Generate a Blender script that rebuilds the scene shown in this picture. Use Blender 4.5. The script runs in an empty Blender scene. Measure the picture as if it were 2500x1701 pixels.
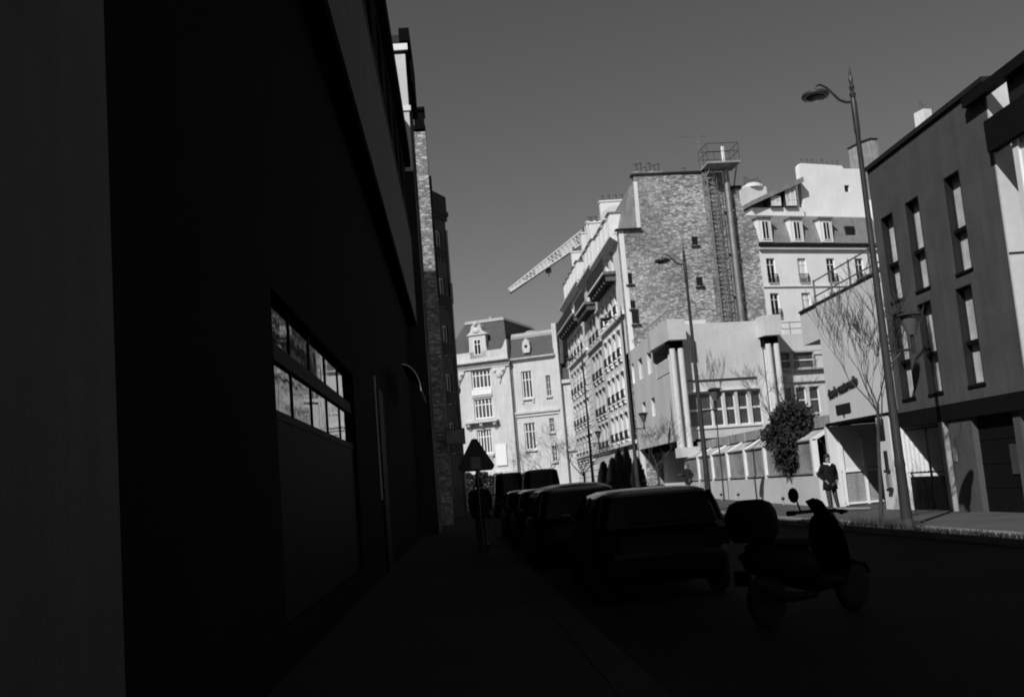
import bpy, math, random
from mathutils import Matrix, Vector
R = math.radians
D = bpy.data
scene = bpy.context.scene
COL = scene.collection

# ---------------------------------------------------------------- camera, sky, sun, exposure
YAW, PITCH, ROLL = R(3.9), R(7.5), R(4.66)
fw = Vector((math.sin(YAW)*math.cos(PITCH), math.cos(YAW)*math.cos(PITCH), math.sin(PITCH)))
r0 = fw.cross(Vector((0, 0, 1))).normalized(); u0 = r0.cross(fw)
rt = r0*math.cos(ROLL) - u0*math.sin(ROLL); up = u0*math.cos(ROLL) + r0*math.sin(ROLL)
cd = D.cameras.new("camera"); cam = D.objects.new("camera", cd); COL.objects.link(cam)
m = Matrix((rt, up, -fw)).transposed().to_4x4(); m.translation = Vector((0, 0, 1.5))
cam.matrix_world = m
cd.sensor_width = 36; cd.lens = 36*2600/2500; cd.clip_start = 0.05; cd.clip_end = 2000
scene.camera = cam

SUN_AZ, SUN_EL = R(35), R(42)      # light travels towards (sin az, cos az), so the sun stands behind the left shoulder
w = D.worlds.new("World"); scene.world = w; w.use_nodes = True
nt = w.node_tree; nt.nodes.clear()
sky = nt.nodes.new("ShaderNodeTexSky"); sky.sky_type = 'NISHITA'; sky.sun_disc = False
sky.sun_elevation = SUN_EL; sky.sun_rotation = SUN_AZ + math.pi
sky.air_density = 1.0; sky.dust_density = 0.6; sky.ozone_density = 1.0
sep = nt.nodes.new("ShaderNodeSeparateColor"); bg = nt.nodes.new("ShaderNodeBackground"); ow = nt.nodes.new("ShaderNodeOutputWorld")
bg.inputs[1].default_value = 0.066
nt.links.new(sky.outputs[0], sep.inputs[0])          # black and white film behind a red filter: the red channel only
nt.links.new(sep.outputs[0], bg.inputs[0]); nt.links.new(bg.outputs[0], ow.inputs[0])
sl = D.lights.new("sun", 'SUN'); sl.energy = 4.4; sl.angle = R(0.5); sl.color = (1, 1, 1)
so = D.objects.new("sun", sl); COL.objects.link(so)
sd = Vector((math.sin(SUN_AZ)*math.cos(SUN_EL), math.cos(SUN_AZ)*math.cos(SUN_EL), -math.sin(SUN_EL)))
so.rotation_euler = sd.to_track_quat('-Z', 'Y').to_euler()
vs = scene.view_settings
vs.view_transform = 'Standard'; vs.look = 'None'; vs.exposure = 0; vs.gamma = 1; vs.use_curve_mapping = False
scene.render.engine = 'CYCLES'
scene.cycles.filter_width = 1.9
scene.cycles.max_bounces = 6; scene.cycles.diffuse_bounces = 3

# ---------------------------------------------------------------- materials (black and white film: every value is a grey)
def mat(name, v, rough=0.75, var=0.12, vscale=1.5, bump=0.0, bscale=30, metal=0.0, spec=0.3, streak=0.0, brick=None, stones=None):
    M = D.materials.new(name); M.use_nodes = True
    t = M.node_tree; b = t.nodes["Principled BSDF"]; L = t.links
    b.inputs['Roughness'].default_value = rough; b.inputs['Metallic'].default_value = metal
    b.inputs['Specular IOR Level'].default_value = spec
    tc = t.nodes.new("ShaderNodeTexCoord")
    def N(scale, detail=4, vec=None):
        n = t.nodes.new("ShaderNodeTexNoise"); n.inputs['Scale'].default_value = scale; n.inputs['Detail'].default_value = detail
        L.new(vec or tc.outputs['Object'], n.inputs['Vector']); return n.outputs['Fac']
    def MR(s, a, c, lo=0.3, hi=0.7):
        n = t.nodes.new("ShaderNodeMapRange"); n.inputs[1].default_value = lo; n.inputs[2].default_value = hi
        n.inputs[3].default_value = a; n.inputs[4].default_value = c; L.new(s, n.inputs[0]); return n.outputs[0]
    def MUL(a, c):
        n = t.nodes.new("ShaderNodeMath"); n.operation = 'MULTIPLY'; L.new(a, n.inputs[0])
        if isinstance(c, float): n.inputs[1].default_value = c
        else: L.new(c, n.inputs[1])
        return n.outputs[0]
    f = MR(N(vscale, 6), v*(1-var), v*(1+var))
    f = MUL(f, MR(N(vscale*9, 3), 1-var*.5, 1+var*.5))
    h = None
    if streak:
        mp = t.nodes.new("ShaderNodeMapping"); mp.inputs['Scale'].default_value = (3.0, 3.0, 0.22); L.new(tc.outputs['Object'], mp.inputs[0])
        f = MUL(f, MR(N(1.6, 5, mp.outputs[0]), 1-streak, 1.0, 0.35, 0.6))
    if brick:
        bw, bh, mortar, contrast, distort, mval = brick
        sx = t.nodes.new("ShaderNodeSeparateXYZ"); cx = t.nodes.new("ShaderNodeCombineXYZ"); L.new(tc.outputs['Object'], sx.inputs[0])
        ad = t.nodes.new("ShaderNodeMath"); L.new(sx.outputs[0], ad.inputs[0]); L.new(sx.outputs[1], ad.inputs[1])
        L.new(ad.outputs[0], cx.inputs[0]); L.new(sx.outputs[2], cx.inputs[1])
        vec = cx.outputs[0]
        if distort:
            nn = t.nodes.new("ShaderNodeTexNoise"); nn.inputs['Scale'].default_value = 4.5; nn.inputs['Detail'].default_value = 3; L.new(vec, nn.inputs['Vector'])
            vm = t.nodes.new("ShaderNodeVectorMath"); vm.operation = 'MULTIPLY_ADD'
            vm.inputs[1].default_value = (distort, distort, 0); L.new(nn.outputs['Color'], vm.inputs[0]); L.new(vec, vm.inputs[2]); vec = vm.outputs[0]
        bt = t.nodes.new("ShaderNodeTexBrick"); L.new(vec, bt.inputs['Vector'])
        bt.inputs['Scale'].default_value = 1; bt.inputs['Brick Width'].default_value = bw; bt.inputs['Row Height'].default_value = bh
        bt.inputs['Mortar Size'].default_value = mortar; bt.inputs['Mortar Smooth'].default_value = 0.3; bt.inputs['Bias'].default_value = 0
        lo, hi = 1-contrast, 1+contrast
        bt.inputs['Color1'].default_value = (lo, lo, lo, 1); bt.inputs['Color2'].default_value = (hi, hi, hi, 1); bt.inputs['Mortar'].default_value = (mval, mval, mval, 1)
        f = MUL(f, bt.outputs['Color'])
        inv = t.nodes.new("ShaderNodeMath"); inv.operation = 'SUBTRACT'; inv.inputs[0].default_value = 1; L.new(bt.outputs['Fac'], inv.inputs[1]); h = inv.outputs[0]
    if stones:                                # irregular stones laid in rough courses, with sunk joints
        sx_, sz_, con, mv = stones
        mp = t.nodes.new("ShaderNodeMapping"); mp.inputs['Scale'].default_value = (sx_, sx_, sz_); L.new(tc.outputs['Object'], mp.inputs[0])
        va = t.nodes.new("ShaderNodeTexVoronoi"); va.inputs['Scale'].default_value = 1; va.inputs['Randomness'].default_value = .85; L.new(mp.outputs[0], va.inputs['Vector'])
        vb = t.nodes.new("ShaderNodeTexVoronoi"); vb.feature = 'DISTANCE_TO_EDGE'; vb.inputs['Scale'].default_value = 1; vb.inputs['Randomness'].default_value = .85; L.new(mp.outputs[0], vb.inputs['Vector'])
        s3 = t.nodes.new("ShaderNodeSeparateColor"); L.new(va.outputs['Color'], s3.inputs[0])
        f = MUL(f, MR(s3.outputs[0], 1-con, 1+con, 0, 1)); j = MR(vb.outputs['Distance'], mv, 1.0, 0.02, 0.14); f = MUL(f, j); h = j
    cc = t.nodes.new("ShaderNodeCombineColor")
    for i in range(3): L.new(f, cc.inputs[i])
    L.new(cc.outputs[0], b.inputs['Base Color'])
    if bump:
        bn = t.nodes.new("ShaderNodeBump"); bn.inputs['Strength'].default_value = bump; bn.inputs['Distance'].default_value = 0.02
        src = N(bscale, 5)
        if h:
            a2 = t.nodes.new("ShaderNodeMath"); a2.operation = 'ADD'; L.new(src, a2.inputs[0]); L.new(h, a2.inputs[1]); src = a2.outputs[0]
        L.new(src, bn.inputs['Height']); L.new(bn.outputs[0], b.inputs['Normal'])
    return M

MT = {}
def mk(n, *a, **k): MT[n] = mat(n, *a, **k)
mk('asphalt', .013, .9, .25, .7, bump=.5, bscale=60, spec=.04)
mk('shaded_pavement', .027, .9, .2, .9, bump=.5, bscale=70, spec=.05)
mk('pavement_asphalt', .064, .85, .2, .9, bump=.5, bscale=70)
mk('granite', .17, .8, .2, 2, bump=.4, bscale=50, brick=(1.0, .3, .012, .1, 0, .6))
mk('earth', .05, .95, .4, 3, bump=.8, bscale=20)
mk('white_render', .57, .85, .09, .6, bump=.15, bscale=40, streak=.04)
mk('grey_render', .66, .85, .06, .5, bump=.2, bscale=35, streak=.04)
mk('pale_render', .70, .85, .07, .5, bump=.15, bscale=30, streak=.07)
mk('concrete', .33, .85, .2, 1.4, bump=.3, bscale=25, streak=.3)
mk('dark_render', .08, .8, .16, 1.2, bump=.4, bscale=60, streak=.14)
mk('dark_metal', .014, .5, .15, 3, spec=.3)
mk('black_gate', .006, .7, .2, 3, spec=.12)
mk('bright_render', .80, .85, .06, .6, bump=.15, bscale=30, streak=.06)
mk('black_iron', .014, .5, .1, 3, spec=.4)
mk('lamp_paint', .03, .45, .2, 6, spec=.5)
mk('grey_metal', .30, .4, .2, 3, metal=.6, spec=.5)
mk('bright_metal', .75, .18, .1, 3, metal=1.0)
mk('cut_stone', .56, .85, .07, .4, bump=.2, bscale=30, streak=.14, brick=(.9, .36, .008, .03, 0, .86))
mk('rusticated_stone', .70, .85, .08, .4, bump=.3, bscale=30, streak=.12, brick=(1.1, .5, .045, .05, 0, .42))
mk('facade_stone', .78, .85, .08, .7, bump=.2, bscale=30, streak=.16)
mk('rubble', .34, .95, .28, .4, bump=1.0, bscale=7, stones=(3.7, 9.5, .48, .5))
mk('dark_brick', .24, .9, .3, .6, bump=.9, bscale=9, stones=(3.0, 7.6, .42, .6))
mk('slate', .048, .6, .2, 1.5, spec=.35, bump=.25, bscale=30, brick=(.3, .2, .012, .14, 0, .7))
mk('balcony_shade_stone', .10, .9, .3, 1.5, bump=.2, bscale=30)  # dark stone tone that paints in the shade beneath the balconies
mk('zinc', .26, .5, .15, 1.2, metal=.2, spec=.4, streak=.2)
mk('pale_zinc', .3, .55, .12, 1.5, metal=.1, spec=.4)
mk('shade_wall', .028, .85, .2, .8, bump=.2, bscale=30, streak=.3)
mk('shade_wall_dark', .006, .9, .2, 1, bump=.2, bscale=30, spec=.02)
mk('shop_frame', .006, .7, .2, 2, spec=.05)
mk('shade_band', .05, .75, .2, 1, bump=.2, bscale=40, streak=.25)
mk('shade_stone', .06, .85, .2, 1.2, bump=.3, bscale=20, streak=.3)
mk('white_paint', .74, .5, .05, 3, spec=.4)
mk('cream_shutter', .66, .6, .06, 2, spec=.3)
mk('pane', .012, .04, .2, 1.5, spec=.5)
mk('pane_grey', .06, .08, .4, 1.2, spec=.5)
mk('shop_glass', .004, .01, .1, 1, spec=.75, bump=.12, bscale=1.6)
mk('curtain', .62, .35, .25, 1.8, spec=.5, streak=.3)
mk('frosted', .40, .55, .25, .8, spec=.4)
mk('translucent', .28, .5, .35, .9, spec=.4)
mk('terracotta', .10, .85, .25, 6)
mk('bark', .045, .95, .3, 8, bump=.6, bscale=40)
mk('twig', .055, .95, .25, 8)
mk('evergreen', .03, .75, .4, 3, spec=.2)
mk('weeds', .05, .85, .4, 6)
mk('car_black', .0015, .3, .1, 2, spec=.1)
mk('car_dark', .002, .3, .1, 2, spec=.1)
mk('car_grey', .006, .3, .1, 2, spec=.15)
mk('car_glass', .001, .08, .1, 1, spec=.1)
mk('car_roof', .002, .2, .1, 2, spec=.8)
mk('tyre', .004, .9, .2, 8)
mk('plastic_black', .002, .7, .1, 4, spec=.05)
mk('skin', .2, .6, .08, 10)
mk('hair', .012, .6, .2, 20)
mk('grey_hair', .10, .7, .2, 20)
mk('coat', .010, .9, .2, 10, spec=.1)
mk('jacket', .016, .9, .25, 10, spec=.15)
mk('jeans', .055, .9, .2, 10, spec=.1)
mk('white_cloth', .75, .8, .05, 10)
mk('sign_back', .05, .6, .15, 3, spec=.3)
mk('sign_pale', .20, .6, .15, 3)
mk('sticker', .5, .6, .1, 4)
mk('letter', .03, .5, .1, 3)
mk('crane_paint', .50, .6, .15, 1)
mk('lamp_glass', .10, .2, .2, 3, spec=.6)

# ---------------------------------------------------------------- mesh helpers
class MB:
    def __init__(s, T=None): s.v = []; s.f = []; s.T = T
    def add(s, vs, fs):
        o = len(s.v)
        for p in vs:
            p = Vector(p); s.v.append(s.T @ p if s.T else p)
        for f in fs: s.f.append([o+i for i in f])
        return s
    def box(s, x0, x1, y0, y1, z0, z1):
        return s.add([(x0,y0,z0),(x1,y0,z0),(x1,y1,z0),(x0,y1,z0),(x0,y0,z1),(x1,y0,z1),(x1,y1,z1),(x0,y1,z1)],
                     [(0,3,2,1),(4,5,6,7),(0,1,5,4),(1,2,6,5),(2,3,7,6),(3,0,4,7)])
    def quad(s, a, b, c, d): return s.add([a, b, c, d], [(0,1,2,3)])
    def prism_y(s, poly, y0, y1):            # outline in (x, z), counter-clockwise seen from -y
        n = len(poly)
        return s.add([(x, y0, z) for x, z in poly]+[(x, y1, z) for x, z in poly],
                     [tuple(range(n)), tuple(range(2*n-1, n-1, -1))]+[(i, i+n, (i+1) % n+n, (i+1) % n) for i in range(n)])
    def prism_x(s, poly, x0, x1):            # outline in (y, z)
        n = len(poly)
        return s.add([(x0, y, z) for y, z in poly]+[(x1, y, z) for y, z in poly],
                     [tuple(range(n-1, -1, -1)), tuple(range(n, 2*n))]+[(i, (i+1) % n, (i+1) % n+n, i+n) for i in range(n)])
    def prism_z(s, poly, z0, z1):
        n = len(poly)
        return s.add([(x, y, z0) for x, y in poly]+[(x, y, z1) for x, y in poly],
                     [tuple(range(n-1, -1, -1)), tuple(range(n, 2*n))]+[(i, (i+1) % n, (i+1) % n+n, i+n) for i in range(n)])
    def loft(s, rings, cap=True):
        n = len(rings[0]); vs = [p for r in rings for p in r]; fs = []
        for k in range(len(rings)-1):
            for i in range(n):
                j = (i+1) % n; fs.append((k*n+i, k*n+j, (k+1)*n+j, (k+1)*n+i))
        if cap: fs.append(tuple(range(n-1, -1, -1))); fs.append(tuple(range((len(rings)-1)*n, len(rings)*n)))
        return s.add(vs, fs)
    def tube(s, pts, r, n=8, cap=True):
        pts = [Vector(p) for p in pts]; rs = r if isinstance(r, (list, tuple)) else [r]*len(pts); rings = []; prev = None
        for i, p in enumerate(pts):
            d = (pts[min(i+1, len(pts)-1)]-pts[max(i-1, 0)]).normalized()
            if prev is None:
                a = Vector((0,0,1)) if abs(d.z) < .9 else Vector((1,0,0)); u = d.cross(a).normalized()
            else:
                u = (prev-d*prev.dot(d)).normalized()
            prev = u; q = d.cross(u)
            rings.append([p+(u*math.cos(2*math.pi*k/n)+q*math.sin(2*math.pi*k/n))*rs[i] for k in range(n)])
        return s.loft(rings, cap)
    def lathe(s, prof, n=16, c=(0,0,0)):     # closed profile (r, z) from bottom to top
        return s.loft([[(c[0]+r*math.cos(2*math.pi*k/n), c[1]+r*math.sin(2*math.pi*k/n), c[2]+z) for k in range(n)] for r, z in prof])
    def ball(s, c, r, n=10, sc=(1,1,1)):
        return s.loft([[(c[0]+sc[0]*r*math.sin(a)*math.cos(2*math.pi*k/n), c[1]+sc[1]*r*math.sin(a)*math.sin(2*math.pi*k/n), c[2]-sc[2]*r*math.cos(a)) for k in range(n)]
                       for a in [math.pi*(i+.02)/(n//2+.04) for i in range(n//2+1)]])
    def build(s, name, material, parent=None, smooth=False, label=None, kind=None):
        me = D.meshes.new(name); me.from_pydata([tuple(p) for p in s.v], [], s.f); me.validate(); me.update()
        me.materials.append(MT[material])
        if smooth:
            for p in me.polygons: p.use_smooth = True
            if smooth != 'all': me.set_sharp_from_angle(angle=R(38))
        o = D.objects.new(name, me); COL.objects.link(o)
        if parent: o.parent = parent
        if label: o['label'] = label
        if kind: o['kind'] = kind
        return o

def tag(o, label, cat, group=None):
    o['label'] = label; o['category'] = cat
    if group: o['group'] = group
    return o
def thing(name, label, cat, loc=(0,0,0), rz=0, group=None):
    o = D.objects.new(name, None); o.empty_display_size = .3; COL.objects.link(o)
    o.location = loc; o.rotation_euler = (0, 0, rz)
    return tag(o, label, cat, group)
def struct(name, mb, material):
    return mb.build(name, material, kind='structure')
def dup(o, loc=None, rz=None, label=None, parent=None):
    c = o.copy(); COL.objects.link(c)
    if parent: c.parent = parent
    if loc is not None: c.location = loc
    if rz is not None: c.rotation_euler = (0, 0, rz)
    if label: c['label'] = label
    for ch in list(o.children): dup(ch, parent=c)
    return c

def wall(mb, W, z0, z1, ops, depth=.3, body=8.0, x0=0.0, y=0.0, top=True):
    """front wall with real openings (x0,x1,z0,z1), reveals, and the sides, back and top of the block behind it"""
    xs = sorted({x0, x0+W, *[o[0] for o in ops], *[o[1] for o in ops]}); zs = sorted({z0, z1, *[o[2] for o in ops], *[o[3] for o in ops]})
    for i in range(len(xs)-1):
        for j in range(len(zs)-1):
            cx, cz = (xs[i]+xs[i+1])/2, (zs[j]+zs[j+1])/2
            if any(o[0] < cx < o[1] and o[2] < cz < o[3] for o in ops): continue
            mb.quad((xs[i],y,zs[j]), (xs[i+1],y,zs[j]), (xs[i+1],y,zs[j+1]), (xs[i],y,zs[j+1]))
    for a, b, c, d in ops:
        e = y+depth
        mb.quad((a,y,c),(a,e,c),(a,e,d),(a,y,d)); mb.quad((b,y,c),(b,y,d),(b,e,d),(b,e,c))
        mb.quad((a,y,d),(a,e,d),(b,e,d),(b,y,d)); mb.quad((a,y,c),(b,y,c),(b,e,c),(a,e,c))
    X0, X1, B = x0, x0+W, y+body
    mb.quad((X0,B,z0),(X0,y,z0),(X0,y,z1),(X0,B,z1)); mb.quad((X1,y,z0),(X1,B,z0),(X1,B,z1),(X1,y,z1))
    mb.quad((X1,B,z0),(X0,B,z0),(X0,B,z1),(X1,B,z1))
    if top: mb.quad((X0,y,z1),(X1,y,z1),(X1,B,z1),(X0,B,z1))
    return mb

def window(parent, x0, x1, z0, z1, y, nx=2, bars=(), fw_=.06, fm='white_paint', pm='pane', th=.06, name='window'):
    """frame with mullions as the part, its panes as the sub-part"""
    b = MB(); f = fw_
    b.box(x0, x0+f, y, y+th, z0, z1); b.box(x1-f, x1, y, y+th, z0, z1)
    b.box(x0+f, x1-f, y, y+th, z0, z0+f); b.box(x0+f, x1-f, y, y+th, z1-f, z1)
    for i in range(1, nx):
        c = x0+(x1-x0)*i/nx; b.box(c-f*.45, c+f*.45, y-.003, y+th-.003, z0+f, z1-f)
    for z in bars: b.box(x0+f, x1-f, y-.006, y+th-.006, z-f*.4, z+f*.4)
    o = b.build(name, fm, parent)
    MB().quad((x0+f*.5,y+th*.6,z0+f*.5),(x1-f*.5,y+th*.6,z0+f*.5),(x1-f*.5,y+th*.6,z1-f*.5),(x0+f*.5,y+th*.6,z1-f*.5)).build('pane', pm, o)
    return o
def pots(mb, x0, x1, y, z, n, rnd, r=.11, h=.4):
    for i in range(n):
        x = x0+(x1-x0)*(i+.5)/n; hh = h*rnd.uniform(.6, 1.3)
        mb.lathe([(r*.8,0),(r,0.05),(r*.75,hh*.8),(r*.95,hh)], 8, (x, y, z))
def railing(mb, p, q, h, n, r=.015, rails=(1.0, .08)):
    p = Vector(p); q = Vector(q)
    for k in rails: mb.tube([p+Vector((0,0,h*k)), q+Vector((0,0,h*k))], r*1.5, 5)
    for i in range(n+1):
        a = p+(q-p)*i/n; mb.tube([a, a+Vector((0,0,h))], r, 4)

# ================================================================ ground
struct('ground', MB().quad((-400,-60,-.06),(500,-60,-.06),(500,700,-.06),(-400,700,-.06)), 'asphalt')
struct('road', MB().quad((1.3,-30,0),(8.6,-30,0),(8.6,400,0),(1.3,400,0)), 'asphalt')
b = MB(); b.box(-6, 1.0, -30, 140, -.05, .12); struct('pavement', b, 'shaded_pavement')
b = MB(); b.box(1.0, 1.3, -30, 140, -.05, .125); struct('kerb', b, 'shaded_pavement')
b = MB()                                        # the right pavement climbs gently beyond the school door
prof = [(-30,.12),(34,.12),(50,.36),(70,.42),(140,.42)]
for (y0, z0), (y1, z1) in zip(prof, prof[1:]):
    b.quad((9.35,y0,z0),(24,y0,z0),(24,y1,z1),(9.35,y1,z1))
struct('pavement', b, 'pavement_asphalt')
b = MB()
for (y0, z0), (y1, z1) in zip(prof, prof[1:]):
    b.quad((8.6,y0,z0+.004),(9.35,y0,z0+.004),(9.35,y1,z1+.004),(8.6,y1,z1+.004))
    b.quad((8.6,y0,-.02),(8.6,y0,z0+.004),(8.6,y1,z1+.004),(8.6,y1,-.02))
struct('kerb', b, 'granite')

# ================================================================ right side, near to far
# ---- terrace of the nearest building on the right
t = thing('terrace_building', 'nearest pale building on the right with a dark roof beam above a dark terrace parapet', 'building', (12,20.35,0), -math.pi/2)
b = MB(); wall(b, 9, 2.67, 8.9, [], body=8); b.build('wall', 'pale_render', t)
MB().box(-.06, .14, -.05, .0, .12, 7.7).build('corner_post', 'white_paint', t)
b = MB(); b.box(-.82, 9, -.16, .05, 7.72, 8.4);  b.build('parapet', 'black_gate', t)
b = MB(); b.box(-1.55, 9, -.18, .02, 8.97, 9.2); b.build('roof_beam', 'black_gate', t)
MB().box(.0, 9, -.004, .1, 8.41, 8.96).build('painted_shading', 'dark_metal', t)  # dark sheet over the pale wall paints the shade below the roof beam

# ---- dark rendered building with tall windows
t = thing('dark_building', 'dark rendered building on stilts with two rows of tall narrow curtained windows', 'building', (12,27.65,0), -math.pi/2)
ops = []
for x in (.48, 2.02, 4.15): ops += [(x, x+.74, 5.58, 7.85)]
for x in (.42, 1.95, 4.0): ops += [(x, x+.74, 3.0, 5.25)]
b = MB(); wall(b, 6.4, 2.67, 9.3, ops, depth=.3, body=9, top=False); b.build('wall', 'dark_render', t)
for a, c, z0, z1 in ops:
    zb = z0+.97
    o = window(t, a, c, z0, z1, .14, nx=1, bars=(zb,), fw_=.04, fm='dark_metal', pm='curtain')
    l_ = MB()
    for xa, xb in ((a+.002, a+.02), (c-.02, c-.002)): l_.box(xa, xb, -.01, .138, z0+.002, z1-.002)
    l_.box(a+.02, c-.02, -.01, .138, z1-.02, z1-.002); l_.build('lining', 'dark_metal', o)
    MB().box(a-.03, c+.05, -.03, .13, z0-.06, z0-.003).build('sill', 'black_gate', o)
    MB().box(a+.022, c-.022, .06, .135, zb-.05, zb+.04).build('crossbar', 'black_gate', o)
b = MB(); b.box(-.03, 6.46, -.06, 9.0, 9.302, 9.42); b.build('roof', 'dark_metal', t)
b = MB(); b.box(6.4, 6.46, .003, 9, 2.67, 9.3); b.build('end_wall', 'white_render', t)
b = MB(); b.box(6.46, 6.472, 0, 9, 5.52, 5.56); b.box(6.46, 6.468, 0.4, 1.1, 6.6, 6.63); b.build('wall_joint', 'dark_metal', t)
b = MB(); b.box(0, 6.9, .01, 9, 2.29, 2.667); b.build('overhang_beam', 'black_gate', t)
b = MB(); b.box(2.58, 3.75, .06, .5, .12, 2.286); b.build('pillar', 'dark_render', t)
b = MB(); b.box(2.2, 2.42, .02, .25, .12, 2.286); b.build('gate_post', 'concrete', t)
b = MB(); b.box(3.752, 5.5, .2, .26, .12, 2.286)
for z in (.66, 1.2, 1.74): b.box(3.752, 5.5, .19, .2, z, z+.02)
b.build('garage_door', 'black_gate', t)
b = MB(); b.box(5.5, 5.8, .1, .4, .12, 2.286); b.build('pillar', 'dark_render', t)
b = MB(); b.box(2.7, 2.85, .045, .06, 1.3, 1.62); b.build('notice_plate', 'sign_pale', t)
b = MB(); b.box(5.05, 5.4, .175, .19, .95, 1.6); b.build('notice_plate', 'sign_back', t)
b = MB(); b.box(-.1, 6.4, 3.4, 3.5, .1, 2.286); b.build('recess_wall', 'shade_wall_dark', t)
b = MB(); b.box(-.05, .0, .0, 3.4, .12, 2.286)
for k in range(30): b.box(.0, .022, .04+.11*k, .085+.11*k, 1.1, 2.25)
b.build('ribbed_panel', 'white_paint', t)
b = MB(); b.box(.02, 2.2, .1, .15, .15, .98)
b.box(.02, 2.2, .11, .14, 1.06, 1.1); b.box(.02, 2.2, .11, .14, 2.18, 2.22)
b.box(1.2, 1.26, .105, .145, .98, 2.2)
b.build('gate', 'black_gate', t)
MB().box(2.02, 2.2, .06, .1, 1.0, 1.14).build('gate_lock', 'bright_metal', t)

# ---- school: blank grey wall with raised lettering over a recessed door
t = thing('school_building', 'pale grey blank-walled school with black raised lettering over a shadowed recessed door', 'school', (12,34.4,0), -math.pi/2)
b = MB(); b.add([], [])
wall(b, 5.05, 2.75, 6.5, [(4.3,4.9,5.05,5.45)], depth=.4, body=9, x0=1.65)
b.build('wall', 'grey_render', t)
b = MB(); b.box(0, 1.65, .02, 9, 5.42, 6.497); b.build('parapet', 'grey_render', t)
b = MB(); b.box(0, 6.7, -.03, .3, 6.503, 6.56); b.build('coping', 'dark_metal', t)
MB().box(4.303, 4.897, .38, .42, 5.05, 5.45).build('wall_vent', 'pane', t)
b = MB(); b.box(5.2, 6.02, 0.004, .5, .12, 2.655); b.build('pillar', 'grey_render', t)
b = MB(); b.box(5.32, 5.72, -.02, .01, 2.02, 2.6); b.build('dark_panel', 'dark_metal', t)
b = MB(); b.box(5.6, 5.72, -.06, .01, 1.2, 1.72); b.box(5.57, 5.79, -.1, .01, 1.12, 1.2); b.build('intercom', 'dark_metal', t)
b = MB(); b.box(5.6, 5.8, -.08, .01, .72, 1.08); b.build('letterbox', 'sign_pale', t)
b = MB(); b.box(5.6, 5.84, -.1, .01, .62, .7); b.build('letterbox_base', 'dark_metal', t)
b = MB(); b.box(1.0, 1.2, .02, 4.2, .12, 2.655); b.build('porch_wall', 'grey_render', t)
b = MB()
for i in range(12): b.box(1.2, 1.215, .3+.04, 3.0, .2+.085*i, .275+.085*i)
b.build('tiled_panel', 'concrete', t)
b = MB()
for x in (.35, 1.05, 1.75): b.box(1.216, 1.27, x, x+.09, .15, 2.2)
for z in (.18, 1.18): b.box(1.216, 1.262, .35, 1.84, z, z+.06)
b.build('door', 'white_paint', t)
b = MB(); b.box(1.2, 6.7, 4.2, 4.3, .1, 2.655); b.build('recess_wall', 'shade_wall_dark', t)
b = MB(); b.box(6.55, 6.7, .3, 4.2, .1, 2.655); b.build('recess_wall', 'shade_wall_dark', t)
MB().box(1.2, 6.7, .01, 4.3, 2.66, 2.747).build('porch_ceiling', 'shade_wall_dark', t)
MB().box(2.35, 3.5, -.03, .003, 2.96, 3.24).build('plaque', 'dark_metal', t)
MB().box(2.85, 2.95, -.015, .003, 2.84, 2.92).build('number_plate', 'dark_metal', t)
def lettering(txt, size, depth, name, m, parent, loc, rot):
    cu = D.curves.new(name, 'FONT'); cu.body = txt; cu.size = size; cu.extrude = depth; cu.offset = .006
    o = D.objects.new(name, cu); COL.objects.link(o)
    me = D.meshes.new_from_object(o.evaluated_get(bpy.context.evaluated_depsgraph_get()))
    D.objects.remove(o); me.materials.clear(); me.materials.append(MT[m])
    o = D.objects.new(name, me); COL.objects.link(o); o.parent = parent; o.location = loc; o.rotation_euler = rot
    return o
bpy.context.view_layer.update()
lettering('école maternelle', .36, .03, 'lettering', 'letter', t, (1.9, -.034, 3.52), (R(90), R(-5), 0))
b = MB()
for i in range(5): b.tube([(.3+1.55*i, .5, 6.5), (.3+1.55*i, .5, 7.55)], .035, 6)
for z in (7.0, 7.5): b.tube([(.3,.5,z),(6.5,.5,z)], .025, 6)
b.build('railing', 'grey_metal', t)
b = MB()
for i in range(4): b.tube([(-1.2+1.9*i, 2.6, 6.5), (-1.2+1.9*i, 2.6, 7.75)], .035, 6)
for z in (7.15, 7.7): b.tube([(-1.2,2.6,z),(4.5,2.6,z)], .03, 6)
b.box(-1.4, 6, 2.4, 8, 6.2, 6.497)
b.build('terrace_railing', 'grey_metal', t)

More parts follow.
